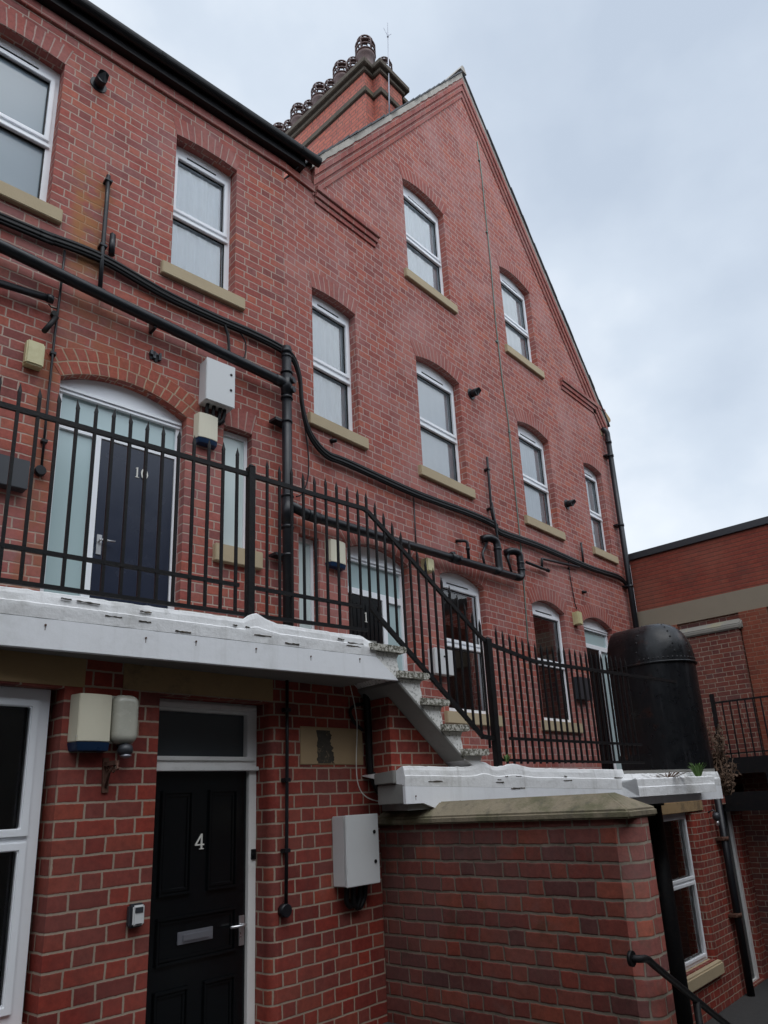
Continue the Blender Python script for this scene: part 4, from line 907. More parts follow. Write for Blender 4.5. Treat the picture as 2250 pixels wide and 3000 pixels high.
# slim vertical pipes
def vpipe(label,F,pts,d,r,clips=(),foot=None,extra=None,mat='plastic',cat='pipe',name='slim_pipe'):
    P_=PL(F,pts,d); t=thing(name,label,cat,P_[-1]); mb=MB(); mb.tube(P_,r,10); mb.build('pipe_run',mat,t)
    if clips:
        for x,y in clips: mb=MB(); a,z=F.px(x,y,d); mb.fbox(F,a-r-.014,a+r+.014,z-.014,z+.014,.0,d+r+.004); mb.build('pipe_clip',mat,t,bevel=.003)
    if foot:
        a,z=F.px(*foot,.04); mb=MB(); mb.cyl(F.P(a,z,0),F.P(a,z,.055),.045,16); mb.build('junction_cap',mat,t,bevel=.004)
    return t
vpipe('slim black overflow pipe rising beside the rust stain, ending on the thick soil pipe',L,[(318,515),(312,600),(300,740),(292,862)],.06,.021,clips=[(318,530),(302,720),(294,850)])
mb=MB(); 
for z0,z1,r,m in ((.0,.19,.022,0),):
    a,z=L.px(325,748,.04); mb.cyl(L.P(a,z,.05),L.P(a,z+.24,.05),.030); 
    mb.cyl(L.P(a,z+.22,.04),L.P(a,z+.27,.04),.012)
tag(mb.build('pipe_stub','plastic'),'short black capped pipe stub standing on the cables beside the slim overflow pipe','pipe')
vpipe('thin grey conduit dropping left of door 10 to a round black cap',L,[(190,735),(183,800),(176,860),(160,985),(150,1080),(136,1220),(122,1365)],.035,.011,clips=[(156,1035),(130,1292)],foot=(119,1378),name='conduit',cat='conduit')
vpipe('black conduit dropping beside door 4 to a round black cap',W,[(841,1990),(841,2200),(840,2450),(838,2650)],.035,.013,clips=[(841,2080),(840,2285),(839,2492)],foot=(838,2668),name='conduit',cat='conduit')
vpipe('slim black pipe with a stub beside it standing on the cables between two upper windows',G,[(1427,1340),(1432,1400),(1440,1500),(1455,1560)],.06,.02,clips=[(1430,1375),(1438,1490)])
vpipe('slim black pipe dropping from the cables to the swan-neck pipe',G,[(1441,1472),(1452,1535),(1465,1630),(1472,1668)],.16,.017)
vpipe('pair of thin black wires dropping from the cable bundle between door and windows',G,[(1212,1455),(1217,1560),(1222,1640)],.02,.009,name='wires',cat='wires')
vpipe('thin black wire dropping from the cables to the yellowed lamp by the last window',G,[(1664,1640),(1672,1700),(1685,1770),(1690,1785)],.02,.008,clips=[(1667,1665)],name='wires',cat='wires')
vpipe('short black pipe stub standing above the cables under the narrow end window',G,[(1702,1590),(1706,1620),(1709,1650)],.05,.02)
vpipe('green copper lightning tape running down the gable between the windows',G,[(1398,415),(1412,520),(1424,640),(1440,800),(1452,940),(1470,1100),(1490,1240),(1500,1350),(1513,1470),(1525,1590),(1541,1790),(1552,1960)],.012,.010,clips=[(1404,470),(1426,680),(1455,1000),(1492,1265),(1530,1650)],mat='copper',name='lightning_tape',cat='lightning tape')
# corner downpipe
t=thing('downpipe','long black downpipe at the right hand corner of the gable','downpipe',G.P(13.55,1,.1))
pp=PL(G,[(1773,1270),(1800,1420),(1830,1640),(1868,1830),(1880,1890)],.10); zz0=G.px(1770,1262,.1)[1]; dx=G.px(1800,1420,.1)[0]
mb=MB(); mb.tube([G.P(dx,1.0,.11),G.P(dx,zz0-.05,.11)],.056,16); mb.tube(rounded([G.P(dx,zz0-.12,.11),G.P(dx,zz0+.02,.11),G.P(dx-.02,zz0+.1,.02)],.06),.056,14); mb.build('pipe_run','plastic',t)
for y in (1310,1345,1530,1700): 
    mb=MB(); z=G.px(1800,y,.1)[1]; collar(mb,G.P(dx,z,.11),Z3,.066,.05)
    if y!=1310: mb.fbox(G,dx-.13,dx+.08,z-.012,z+.012,.0,.10)
    mb.build('pipe_clip','plastic',t)
# other short runs at far left
t=thing('capped_pipe','black capped pipe end lying under the thick soil pipe at the left edge','pipe',L.P(-2.6,4.4,.1))
a,b=PL(L,[(0,830),(155,878)],.09); mb=MB(); mb.tube([a+(a-b)*6,b],.033,12); mb.tube([b-(b-a).normalized()*.05,b],.040,12); mb.build('pipe_run','plastic',t)
a=PL(L,[(142,890),(150,900),(168,905)],.03); mb=MB(); mb.tube(a,.006,6); mb.build('wire','cable',t)
a,b=PL(L,[(165,930),(122,978)],.06); t2=MB(); 
t2.tube([a+V((0,.05,.02)),a,b+V((0,-.05,0))],.023,10); t2.cyl(L.P(*L.px(158,922,.02),0),L.P(*L.px(158,922,.02),.05),.028)
tag(t2.build('spout','iron'),'stubby black waste spout pointing down above the yellowed lamp','pipe')
# service pipe right of the tablet
t=thing('service_pipe','black cable duct dropping beside the sandstone tablet and curling under the lower walkway','pipe',W.P(4.4,0,.06))
P_=PL(W,[S(R7_,*p) for p in ((705,260),(715,420),(728,620),(738,860),(760,960),(810,1050),(870,1090),(930,1110))],.05)
mb=MB(); mb.tube(spline(P_),.030,12); mb.build('pipe_run','cable',t)
mb=MB()
for k in range(4):
    q=PL(W,[S(R7_,*p) for p in ((765,900+k*6),(790,985+k*14),(840,1040+k*14),(900,1075+k*9),(945,1090+k*6))],.03+.03*k); mb.tube(spline(q),.011,8)
q=PL(W,[S(R7_,*p) for p in ((690,640),(640,590),(610,520),(640,480),(700,470))],.03); mb.tube(spline(q),.013,8)
mb.build('cable','cable',t)
mb=MB(); mb.tube(spline(PL(W,[S(R7_,*p) for p in ((600,310),(640,480),(655,620),(650,860),(665,1000),(720,1075),(820,1105),(945,1118))],.06)),.0045,6); tag(mb.build('loose_wire','wire'),'thin pale loose wire hanging in front of the sandstone tablet','wire')
# ================================================================== BOXES AND LAMPS
def cabinet(label,F,tl,br_,depth,door=True,feet=True,mat='grey',bot='cable',cat='cabinet',name='meter_cabinet',locks=((.88,.42),(.90,.80))):
    d=depth; a0,z1=F.px(*tl,d); a1,z0=F.px(*br_,d); t=thing(name,label,cat,F.P((a0+a1)/2,z0,0))
    mb=MB(); mb.fbox(F,a0,a1,z0,z1,0,d-.022); mb.build('case',mat,t,bevel=.006)
    mb=MB(); mb.fbox(F,a0-.004,a1+.004,z0-.004,z1+.004,d-.019,d); mb.build('cabinet_door',mat,t,bevel=.005)
    mb=MB()
    for u,v in locks: mb.cyl(F.P(a0+(a1-a0)*u,z1-(z1-z0)*v,d),F.P(a0+(a1-a0)*u,z1-(z1-z0)*v,d+.006),.014)
    if locks: mb.build('lock','cable',t)
    if feet:
        mb=MB(); c=(a0+a1)/2
        for k in (-.09,-.02,.05,.1):
            mb.tube(spline([F.P(c+k,z0+.03,d*.45),F.P(c+k-.01,z0-.10,d*.4),F.P(c+k*.5,z0-.15-.02*(k>0),.05),F.P(c+k*.4+.08,z0-.10,.02)]),.020,8)
        mb.build('cable_tails',bot,t)
    return t
cabinet('white metal cabinet with two dark locks, right of door 4 against the wing wall',W,S(R7_,583,1196),S(R7_,806,1625),.16,locks=((.86,.26),(.87,.69)))
cabinet('white metal cabinet under the soil pipe, upper right of door 10',L,S(R3_,1120,268),S(R3_,1266,545),.17,locks=((.86,.22),(.86,.60)))
cabinet('pale small cabinet behind the railing beside the far lower window',G,S(Z6_,822,540),S(Z6_,1040,845),.12,feet=False,locks=((.5,.3),))
cabinet('black flat mailbox behind the railing left of door 10',L,(-70,1312),S((0,1160),5.53,440,1510),.11,mat='darkbox',feet=False,name='mailbox',cat='mailbox',locks=())
cabinet('small black box behind the railing near the iron hood',G,S(R8_,605,410),S(R8_,685,535),.10,mat='darkbox',feet=False,name='junction_box',cat='box',locks=())
def alarm(label,F,tl,br_,d=.10):
    a0,z1=F.px(*tl,d); a1,z0=F.px(*br_,d); t=thing('alarm_box',label,'alarm box',F.P((a0+a1)/2,z0,0)); h=z1-z0; zm=z0+h*.16; w=a1-a0
    mb=MB(); n=6
    prof=[(a0-.018,0),(a0,d*.72)]+[(a0+w*k/n,d*.72+d*.28*math.sin(math.pi*(.15+.7*k/n))) for k in range(n+1)]+[(a1,d*.72),(a1+.012,0)]
    mb.prism([F.P(a,zm,dd) for a,dd in prof],V((0,0,z1-zm))); mb.build('cover','cream',t,bevel=.004)
    mb=MB(); lo=[F.P(a0+.012+(p[0]-a0)*.94,z0,p[1]*.86) for p in prof]; hi=[F.P(p[0],zm-.001,p[1]) for p in prof]
    for i in range(len(prof)-1): mb.face([lo[i],lo[i+1],hi[i+1],hi[i]])
    mb.face(lo); mb.face(hi[::-1]); mb.build('strobe_base','blue',t,bevel=.004)
    mb=MB(); mb.cyl(F.P(a0+.005,zm+.03,d*.72),F.P(a0+.005,zm+.03,d*.8),.008); mb.build('screw','steel',t)
GRP='cream alarm boxes with blue bases'
alarm('cream alarm box with a blue base beside door 4, next to the bulkhead lamp',W,S(R6_,440,330),S(R6_,596,645))
alarm('cream alarm box with a blue base under the white cabinet, right of door 10',L,S(R3_,1080,560),S(R3_,1178,750))
alarm('cream alarm box with a blue base behind the railing left of the lower black door',G,S((750,1380),3.687,815,725),S((750,1380),3.687,985,1060))
def bulkhead(label,F,tl,br_,d=.10,mat='yellowed',base='yellowed'):
    a0,z1=F.px(*tl,d); a1,z0=F.px(*br_,d); t=thing('bulkhead_lamp',label,'lamp',F.P((a0+a1)/2,z0,0)); w=a1-a0; h=z1-z0
    mb=MB(); mb.fbox(F,a0+.004,a1-.004,z0+.004,z1-.004,0,d*.35); mb.build('lamp_base',base,t,bevel=.004)
    mb=MB()
    if mat!='lens': mb.fbox(F,a0,a1,z0,z1,d*.3,d); mb.build('lamp_lens',mat,t,bevel=min(w,h)*.09)
    else:
        ca,cz=(a0+a1)/2,(z0+z1)/2; rings=[]
        for dd,ins in ((d*.25,0),(d*.6,0),(d*.85,.010),(d*.97,.026),(d,.045)):
            ww,hh,r=w/2-ins,h/2-ins,max(.012,.05-ins*.7); pts=[]
            for qx,qz,t0 in ((1,1,0),(-1,1,90),(-1,-1,180),(1,-1,270)):
                for k in range(6): an=R(t0+18*k); pts.append(F.P(ca+qx*(ww-r)+r*math.cos(an),cz+qz*(hh-r)+r*math.sin(an),dd))
            rings.append(pts)
        n=len(rings[0])
        for i in range(4):
            for k in range(n): mb.face([rings[i][k],rings[i][(k+1)%n],rings[i+1][(k+1)%n],rings[i+1][k]],smooth=True)
        mb.face(rings[4]); mb.face(rings[0][::-1]); mb.build('lamp_lens',mat,t)
    return t
bulkhead('yellowed boxy wall lamp above the left end of the railing, left of door 10',L,S(R3_,150,165),S(R3_,235,325))
bulkhead('cloudy glass bulkhead lamp beside the alarm box, left of door 4',W,S(R6_,634,334),S(R6_,754,606),d=.11,mat='lens',base='lens')
bulkhead('yellowed boxy wall lamp behind the railing beside the lower waste pipe',G,S((750,1000),2.074,1040,1310),S((750,1000),2.074,1088,1405),d=.12)
bulkhead('yellowed boxy wall lamp by the last arched doorway near the iron hood',G,S((1350,1000),1.843,632,1455),S((1350,1000),1.843,663,1532),d=.12)
# sensor and rusty bracket under the bulkhead lamp
t=thing('motion_sensor','dark motion sensor hanging under the cloudy bulkhead lamp','sensor',W.P(2.26,.37,.05))
a,z=W.px(*S(R6_,678,640),.08); mb=MB(); mb.cyl(W.P(a,z+.05,.0),W.P(a,z+.03,.05),.025); mb.lathe(W.P(a,z-.035,.075),[(.02,0),(.042,.015),(.047,.035),(.040,.06),(.015,.075)],16); mb.build('sensor_head','darkbox',t)
mb=MB(); mb.lathe(W.P(a,z-.05,.085),[(.012,0),(.030,.008),(.034,.02)],14); mb.build('sensor_lens','zinc',t)
t=thing('rusty_bracket','rusty scrolled iron bracket below the motion sensor','bracket',W.P(2.16,.13,0))
a,z=W.px(*S(R6_,577,700),.02); a2,z2=W.px(*S(R6_,572,870),.02); a3,z3_=W.px(*S(R6_,690,712),.13)
mb=MB(); mb.prism([W.P(a2-.02,z2,.0),W.P(a2+.02,z2,.0),W.P(a+.018,z+.02,.0),W.P(a-.018,z+.02,.0)],W.out*.012); mb.build('back_plate','rust',t)
mb=MB(); mb.fbox(W,a-.012,a+.012,z-.03,z-.005,.01,.15)
for k in range(3):
    c=.04+.035*k; ring=[W.P(a,z-.045-.006*k+.014*math.cos(6.28*j/10),c+.014*math.sin(6.28*j/10)) for j in range(11)]; mb.tube(ring,.005,6,cap=False)
mb.tube([W.P(a2,z2+.03,.012),W.P(a,z-.07,.06),W.P(a,z-.02,.14)],.008,6); mb.tube([W.P(a,z-.02,.15),W.P(a,z-.06,.155),W.P(a,z-.05,.175)],.006,6); mb.build('arm','rust',t)
# key safe
t=thing('key_safe','small black and grey key safe on the brickwork left of door 4','key safe',W.P(2.4,-.63,0))
a0,z1=W.px(*S(R6_,706,1475),.05); a1,z0=W.px(*S(R6_,782,1592),.05)
mb=MB(); mb.fbox(W,a0,a1,z0,z1,0,.045); mb.build('case','darkbox',t,bevel=.012)
mb=MB(); mb.fbox(W,a0+.016,a1-.008,z0+.010,z1-.008,.04,.058); k=mb.build('faceplate','grey',t,bevel=.008)
mb=MB(); mb.fbox(W,a0+.026,a1-.020,z1-.05,z1-.02,.057,.062); mb.fbox(W,a0+.03,a1-.025,z0+.016,z0+.022,.057,.060); mb.build('shutter','darkbox',k,bevel=.004)
# vent cowls and flue holes
def cowl(label,F,xy,r=.05,kind=0):
    a,z=F.px(*xy,.0); t=thing('vent_cowl',label,'vent',F.P(a,z-r,0))
    mb=MB(); mb.cyl(F.P(a,z,-.01),F.P(a,z,.012),r*1.55,18); mb.build('wall_plate','plastic',t)
    mb=MB(); n=14
    rings=[]
    for d,s,dz in ((0,1,0),(.06,1,0),(.12,.98,-.01)):
        rings.append([F.P(a+r*s*math.cos(6.2832*k/n),z+dz+r*s*math.sin(6.2832*k/n),d+(.05 if math.sin(6.2832*k/n)>0 and d>.1 else 0)) for k in range(n)])
    for i in range(2):
        for k in range(n): mb.face([rings[i][k],rings[i][(k+1)%n],rings[i+1][(k+1)%n],rings[i+1][k]],smooth=True)
    mb.face(rings[2]); mb.build('hood','plastic',t)
cowl('round black vent cowl high on the left range between its two upper windows',L,(288,250),.055)
cowl('black vent cowl on the gable right of the middle upper window',G,(1380,1155),.06)
cowl('black vent cowl on the gable left of the narrow end window',G,(1660,1478),.06)
a,z=L.px(452,1045,0); t=thing('broken_vent','ragged black hole of a broken vent above door 10','vent',L.P(a,z-.06,0)); mb=MB(); rnd=random.Random(8)
ring=[(a+(.075+rnd.uniform(-.02,.012))*math.cos(6.2832*k/14),z+(.055+rnd.uniform(-.02,.01))*math.sin(6.2832*k/14)) for k in range(14)]
panel(mb,L,ring,[],thick=.02,d=.010); mb.build('hole','cable',t)
mb=MB()
for k in range(6): x=a+rnd.uniform(-.06,.05); mb.fbox(L,x,x+rnd.uniform(.01,.03),z+rnd.uniform(-.04,.02),z+rnd.uniform(.025,.05),.0,.03)
mb.build('broken_grille','darkbox',t)
for xy,lb in (((970,1293),'small dark hole in the brickwork under the narrow upper window'),((1706,1735),'small black spout beside the thin wire near the last arched doorway')):
    a,z=G.px(*xy,0); mb=MB(); mb.tube([G.P(a,z,-.02),G.P(a,z,.02),G.P(a+.03,z-.005,.07)],.03,10,rr=[.03,.03,.022]); tag(mb.build('spout','cable'),lb,'vent')
# ================================================================== RIGHT HAND BUILDING
rb=thing('right_building','lower flat-roofed orange brick building on the right with a pale stone band','building',(13.9,3,-3.0))
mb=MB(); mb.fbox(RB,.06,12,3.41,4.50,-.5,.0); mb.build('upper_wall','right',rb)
mb=MB(); mb.fbox(RB,.06,12,3.005,3.408,-.5,.03); mb.build('stone_band','band',rb)
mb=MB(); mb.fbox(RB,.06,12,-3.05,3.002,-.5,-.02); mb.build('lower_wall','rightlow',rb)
mb=MB(); mb.fbox(RB,-.06,12,4.505,4.64,-.55,.05); mb.build('parapet_flashing','tape',rb,bevel=.006)
mb=MB(); mb.prism([RB.P(.0,4.6,-.5),RB.P(12,4.6,-.5),RB.P(12,4.6,-6),RB.P(.0,4.6,-6)],V((0,0,.03))); mb.build('flat_roof','tape',rb)
b0=5.72-4.88; b1=5.72-3.78
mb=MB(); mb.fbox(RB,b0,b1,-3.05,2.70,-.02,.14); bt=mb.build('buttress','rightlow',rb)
mb=MB(); mb.prism([RB.P(b0-.10,2.70,.19),RB.P(b1+.06,2.70,.19),RB.P(b1+.06,2.76,.19),RB.P(b1+.0,2.90,.02),RB.P(b0-.04,2.90,.02),RB.P(b0-.10,2.76,.19)],-RB.out*.05)
mb=MB(); 
pr=[(-.02,2.69),(.19,2.69),(.19,2.78),(.02,2.90),(-.02,2.90)]
mb.prism([RB.P(b0-.10,z,d) for d,z in pr],RB.ex*(b1-b0+.16)); mb.build('cap_stone','capstone',bt,bevel=.02)
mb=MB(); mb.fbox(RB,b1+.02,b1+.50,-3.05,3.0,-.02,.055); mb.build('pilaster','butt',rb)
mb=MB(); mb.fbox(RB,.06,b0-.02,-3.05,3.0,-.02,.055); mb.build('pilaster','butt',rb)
# bridge walkway in front of it
bw=thing('bridge_walkway','dark iron bridge walkway along the right hand building above the low passage','walkway',(13.2,3.5,-.35))
mb=MB(); mb.box(12.98,13.66,-1.5,5.5,.36,.42); mb.box(9.7,12.97,4.42,5.68,.12,.2); mb.build('deck','darkbox',bw)
mb=MB(); mb.box(12.90,12.98,-1.5,5.5,.17,.43); mb.box(9.7,12.89,4.34,4.41,-.06,.22); mb.build('edge_beam','iron',bw)
mb=MB(); mb.box(12.86,12.97,-1.5,4.4,-.42,-.12); mb.box(12.99,13.6,4.2,4.3,-.35,.0); mb.box(12.99,13.6,2.4,2.5,-.35,.0); mb.build('lower_beam','iron',bw)
mb=MB(); mb.box(12.88,12.96,3.52,3.60,-.12,.17); mb.build('strut','iron',bw)
r3=thing('bridge_railing','far dark railing on the bridge walkway in front of the right hand building','railing',(12.95,4.2,.43))
K=Frame((12.94,5.72,0),R(-90))
mb=MB(); flat(mb,K,[(1.50,1.365),(7,1.375)],.03,.012); mb.build('top_rail','iron',r3)
mb=MB(); flat(mb,K,[(1.50,.50),(7,.50)],.024,.010); mb.build('base_rail','iron',r3)
mb=MB(); mb.fbox(K,1.44,1.50,.3,1.52,-.03,.03); mb.build('post','iron',r3)
s=1.62
while s<4.2:
    mb=MB(); mb.fbox(K,s-.010,s+.010,.40,1.36,-.010,.010); mb.build('baluster','iron',r3); s+=.125
mb=MB(); pa=D.P(6.55,.13,-1.0); mb.box(pa.x-.03,pa.x+.03,pa.y-.03,pa.y+.03,.12,1.52); tag(mb.build('gate_post','iron',bevel=.004),'tall black post just behind the right side of the iron hood','post')
# black columns under the lower walkway
def column(label,c,r,clips=()):
    t=thing('column',label,'column',(c[0],c[1],-3.0)); mb=MB(); mb.cyl(V((c[0],c[1],-3.0)),V((c[0],c[1],-.10)),r,20); mb.build('shaft','iron',t)
    mb=MB(); mb.cyl(V((c[0],c[1],-.2)),V((c[0],c[1],-.06)),r*1.3,20); mb.cyl(V((c[0],c[1],-3.0)),V((c[0],c[1],-2.9)),r*1.25,20); mb.build('collar','iron',t)
def onY(x,y,Y): r=ray(x,y); return r*(Y/r.y)
c=onY(*S(C_,745,1100),3.95); column('thick black iron column under the right end of the lower walkway',(c.x,3.95),.125)
c=onY(*S(C_,655,1100),3.75)
t=thing('drain_pipe','black drain pipe in front of the thick iron column under the lower walkway','pipe',(c.x,3.75,-3.0))
mb=MB(); mb.cyl(V((c.x,3.75,-3.0)),V((c.x,3.75,-.62)),.055,16); mb.tube(rounded([V((c.x,3.75,-.66)),V((c.x,3.75,-.4)),V((c.x+.05,3.95,-.16))],.1),.05,14); mb.build('pipe_run','plastic',t)
mb=MB(); mb.cyl(V((c.x,3.75,-.76)),V((c.x,3.75,-.60)),.07,16); mb.box(c.x-.1,c.x+.1,3.72,3.78,-.75,-.72); mb.build('pipe_collar','plastic',t)
mb=MB(); a=onY(*S(C_,505,480),2.15); b=onY(*S(C_,520,740),2.15); mb.tube([V((4.92,2.20,-.15)),V((4.92,2.20,-.62)),V((4.95,2.20,-.68))],.022,8); tag(mb.build('rusty_pipe','rust'),'short rusty pipe behind the rounded end of the wing wall','pipe')
t=thing('downpipe','dark downpipe beside the pale door frame in the low yard','downpipe',W.P(12.2,-3,.1))
a0_=W.px(*S((1950,2330),5.53,860,450),.1); mb=MB(); mb.cyl(W.P(12.22,-3.0,.10),W.P(12.22,.05,.10),.055,14); mb.build('pipe_run','plastic',t)
for z in (-.80,-1.9): mb=MB(); mb.fbox(W,12.10,12.36,z-.02,z+.02,.0,.12); collar(mb,W.P(12.22,z,.1),Z3,.066,.06); mb.build('pipe_clip','rust',t)
t=thing('yard_lamp','small dark lamp on a bracket beside the low downpipe','lamp',W.P(12.0,-.55,.1))
mb=MB(); mb.lathe(W.P(11.98,-.52,.12),[(.03,0),(.055,.02),(.06,.08),(.03,.12)],14); mb.tube([W.P(11.98,-.40,.0),W.P(11.98,-.36,.08),W.P(11.98,-.40,.12)],.012,8); mb.build('lamp_head','darkbox',t)
mb=MB(); mb.lathe(W.P(11.98,-.60,.12),[(.012,0),(.028,.02),(.028,.08)],12); mb.build('bulb','steel',t)
# hand rail beside the hidden steps
t=thing('handrail','black tubular handrail sloping down from the end of the wing wall','handrail',(5.2,2.0,-1.6))
h0=V((4.72,2.03,0)); r=ray(1877,2810); h0=r*(2.03/r.y); r=ray(2095,2975); h1=r*(2.03/r.y); dirh=(h1-h0)
mb=MB(); mb.tube(rounded([h0+V((-.01,.06,.0)),h0+V((.0,.0,.0)),h0+V((.08,0,-.01)),h0+V((.16,0,-.06)),h1,h1+dirh*.9],.05),.021,12); mb.build('rail','iron',t)
mb=MB(); mb.cyl(h0+V((-.01,.04,0)),h0+V((-.01,.06,0)),.042); q=h0+dirh*.72; mb.cyl(q,q-V((0,0,.9)),.022); mb.build('bracket','iron',t)
# ================================================================== WEEDS
def tuft(label,c,n,h,mat,name,cat,seed,spread=.12,w=.012):
    rnd=random.Random(seed); mb=MB()
    for i in range(n):
        a=rnd.uniform(0,6.28); s=rnd.uniform(.3,1)*spread; hh=h*rnd.uniform(.5,1); b=V(c)+V((math.cos(a),math.sin(a),0))*s*.25; t=V(c)+V((math.cos(a)*s,math.sin(a)*s,hh)); m=(b+t)/2+V((0,0,hh*.25)); sd=V((-math.sin(a),math.cos(a),0))*w*rnd.uniform(.6,1.3)
        mb.face([b-sd*.6,b+sd*.6,m+sd,m-sd],smooth=True); mb.face([m-sd,m+sd,t],smooth=True)
    return tag(mb.build(name,mat),label,cat)
tuft('green grassy weed tuft on the right end of the planter box',D.P(5.72,.11,.15),70,.17,'leaf','weed','plant',3,.13,.008)
tuft('tiny green weed at the foot of the lower railing post beside the steps',D.P(2.56,.30,.02),26,.07,'leaf','weed','plant',4,.07,.007)
tuft('low line of dull weeds along the foot of the iron hood',D.P(5.1,.11,.12),60,.07,'dry','weed','plant',6,.5,.008)
def shrub(label,c,n,h,seed,lean):
    rnd=random.Random(seed); t=thing('dry_shrub',label,'plant',c); mb=MB(); lf=MB()
    for i in range(n):
        a=rnd.uniform(0,6.28); b=V(c)+V((rnd.uniform(-.06,.06),rnd.uniform(-.06,.06),0)); hh=h*rnd.uniform(.4,1); e=b+V((math.cos(a)*.16,math.sin(a)*.16,hh))+V(lean)*hh; m=(b+e)/2+V((rnd.uniform(-.04,.04),rnd.uniform(-.04,.04),0)); mb.tube([b,m,e],.005,5,rr=[.006,.005,.003])
        for k in range(16):
            u=rnd.uniform(.25,1.05); p=b+(e-b)*u+V([rnd.uniform(-.05,.05) for _ in range(3)]); q=V([rnd.uniform(-.028,.028) for _ in range(3)]); w=V([rnd.uniform(-.014,.014) for _ in range(3)])
            lf.face([p,p+q+w,p+q*2,p+q-w])
    mb.build('stem','dry',t); lf.build('seed_heads','dry',t)
shrub('straggly dry brown shrub growing behind the right side of the iron hood',D.P(6.93,.14,-.20),22,.75,5,(-.06,.0,0))
shrub('dry creeping stems hanging from the right end of the lower walkway',D.P(6.60,-.12,.02),24,.5,9,(.25,0,-.1))
for pre,gname in (('alarm_box',GRP),('bulkhead_lamp','wall lamps on the brickwork'),('meter_cabinet','white cabinets on the walls'),('vent_cowl','black vent cowls on the upper walls'),
    ('conduit','thin conduits ending in round caps'),('downpipe','downpipes'),('slim_pipe','slim black overflow pipes'),('spout','small black spouts'),('wires','thin hanging wires'),('weed','weeds on the walkways')):
    for o in list(bpy.data.objects):
        if o.parent is None and o.name.split('.')[0]==pre and o.get('label'): o['group']=gname
# ================================================================== GROUND
mb=MB(); mb.face([V((-60,-60,-1.6)),V((4.6,-60,-1.6)),V((4.6,4.32,-1.6)),V((-60,4.32,-1.6))]); struct(mb.build('yard_ground','ground'))
mb=MB(); mb.face([V((4.6,-60,-3.0)),V((80,-60,-3.0)),V((80,80,-3.0)),V((4.6,80,-3.0))]); mb.face([V((4.6,-60,-1.6)),V((4.6,-60,-3.0)),V((4.6,2.2,-3.0)),V((4.6,2.2,-1.6))]); struct(mb.build('low_yard_ground','ground'))
mb=MB()
for i in range(8):
    mb.box(4.88+i*.27,5.15+i*.27,.9,1.95,-3.02,-1.62-i*.17)
mb.prism([V((4.6,.9,-1.61)),V((4.885,.9,-1.61)),V((4.885,1.95,-1.61)),V((4.6,1.95,-1.61))],V((0,0,-1.3)))
tag(mb.build('yard_steps','conc',bevel=.01),'concrete steps dropping from the yard beside the wing wall','steps')
# unseen range and side walls, added to block low sky from the lower storey
ob=thing('added_range','plain grey rendered range with a slate roof, added out of view to block low sky light','building',(6,-7,-3))
OB=Frame((0,-6.5,0),math.pi)
mb=MB(); mb.fbox(OB,-24,9,-3,8.2,-.3,0); mb.box(5.2,13.6,-1.4,-1.0,-3.0,2.6); mb.box(-9.4,-9.0,-6.5,9,-3.0,8.2); mb.build('wall','soffit',ob); mb=MB(); mb.prism([OB.P(-24.2,8.1,.25),OB.P(-24.2,8.25,.25),OB.P(-24.2,11.2,-4),OB.P(-24.2,11.05,-4)],OB.ex*33.4); mb.build('roof','slate',ob)
# ================================================================== SKY, LIGHT, CAMERA
wd=bpy.data.worlds.new('World'); SC.world=wd; wd.use_nodes=True; t=wd.node_tree; bg=t.nodes['Background']
SUN_EL,SUN_AZ=R(60),R(200)
sk=N(t,'ShaderNodeTexSky',sky_type='NISHITA'); sk.sun_disc=False; sk.sun_elevation=SUN_EL; sk.sun_rotation=SUN_AZ; sk.air_density=1.0; sk.dust_density=2.0
tc=N(t,'ShaderNodeTexCoord').outputs['Generated']
mp=N(t,'ShaderNodeMapping'); mp.inputs['Scale'].default_value=(1.0,1.0,1.5); mp.inputs['Location'].default_value=(.35,.2,.1); lk(t,tc,mp.inputs[0])
n1=noise_(t,mp.outputs[0],1.9,5,.45); n2=noise_(t,mp.outputs[0],5.5,6,.5)
cl=math_(t,'ADD',math_(t,'MULTIPLY',n1,.45),math_(t,'MULTIPLY',n2,.30))
cl=math_(t,'ADD',cl,.125)
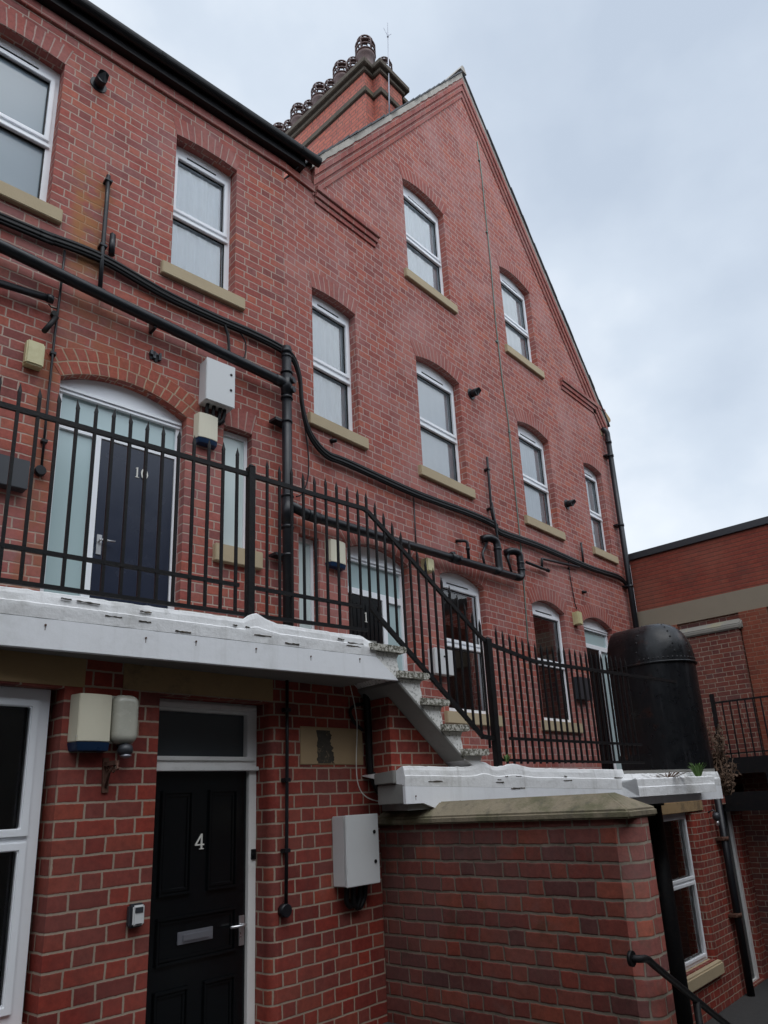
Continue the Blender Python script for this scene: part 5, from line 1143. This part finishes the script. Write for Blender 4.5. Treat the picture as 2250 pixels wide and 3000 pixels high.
for (x,y,c0,amt) in ((2050,480,.90,-.17),(1500,1150,.955,.16),(700,50,.93,.07),(2200,1250,.95,.04),(1750,60,.95,-.05)):
    dv=ray(x,y).normalized(); vm=N(t,'ShaderNodeVectorMath',operation='DOT_PRODUCT'); lk(t,tc,vm.inputs[0]); vm.inputs[1].default_value=dv
    cl=math_(t,'ADD',cl,smooth(t,vm.outputs['Value'],c0,1.0,0,amt))
cc=ramp(t,cl,[(.30,(.44,.51,.61)),(.46,(.56,.63,.72)),(.56,(.70,.755,.82)),(.70,(.85,.885,.92))])
sxyz=N(t,'ShaderNodeSeparateXYZ'); lk(t,tc,sxyz.inputs[0])
# overcast sky: brightest overhead and behind the yard's roofs, duller in front
front=smooth(t,math_(t,'ADD',math_(t,'MULTIPLY',sxyz.outputs[1],.65),math_(t,'MULTIPLY',sxyz.outputs[0],.76)),-.15,.50)
dim=math_(t,'SUBTRACT',1.0,math_(t,'MULTIPLY',front,.46))
cb2=N(t,'ShaderNodeCombineXYZ'); [lk(t,math_(t,'MULTIPLY',dim,17.0),cb2.inputs[i]) for i in range(3)]
cm=mixc(t,1.0,cc,cb2.outputs[0],'MULTIPLY')
lk(t,mixc(t,.93,sk.outputs[0],cm),bg.inputs[0]); bg.inputs[1].default_value=.10
sl=bpy.data.lights.new('Sun','SUN'); sl.energy=.6; sl.angle=R(40); sl.color=(1,.985,.965); so=bpy.data.objects.new('sun',sl); COL.objects.link(so)
sd=V((math.sin(SUN_AZ)*math.cos(SUN_EL),math.cos(SUN_AZ)*math.cos(SUN_EL),math.sin(SUN_EL))); so.rotation_euler=sd.to_track_quat('Z','Y').to_euler(); so.location=(0,-5,20)
cam=bpy.data.cameras.new('Camera'); co=bpy.data.objects.new('camera',cam); COL.objects.link(co); SC.camera=co
cam.sensor_fit='VERTICAL'; cam.sensor_height=36; cam.sensor_width=27; cam.lens=FPX/3000*36; cam.shift_x=-(PPX-1125)/3000; cam.shift_y=(PPY-1500)/3000
cam.clip_start=.05; cam.clip_end=500
m=Matrix((RT,-DN,-FW)).transposed().to_4x4(); co.matrix_world=m
SC.view_settings.view_transform='Standard'; SC.view_settings.look='None'; SC.view_settings.exposure=.50; SC.view_settings.gamma=1
SC.render.resolution_x=768; SC.render.resolution_y=1024
SC.cycles.max_bounces=6; SC.cycles.transparent_max_bounces=8
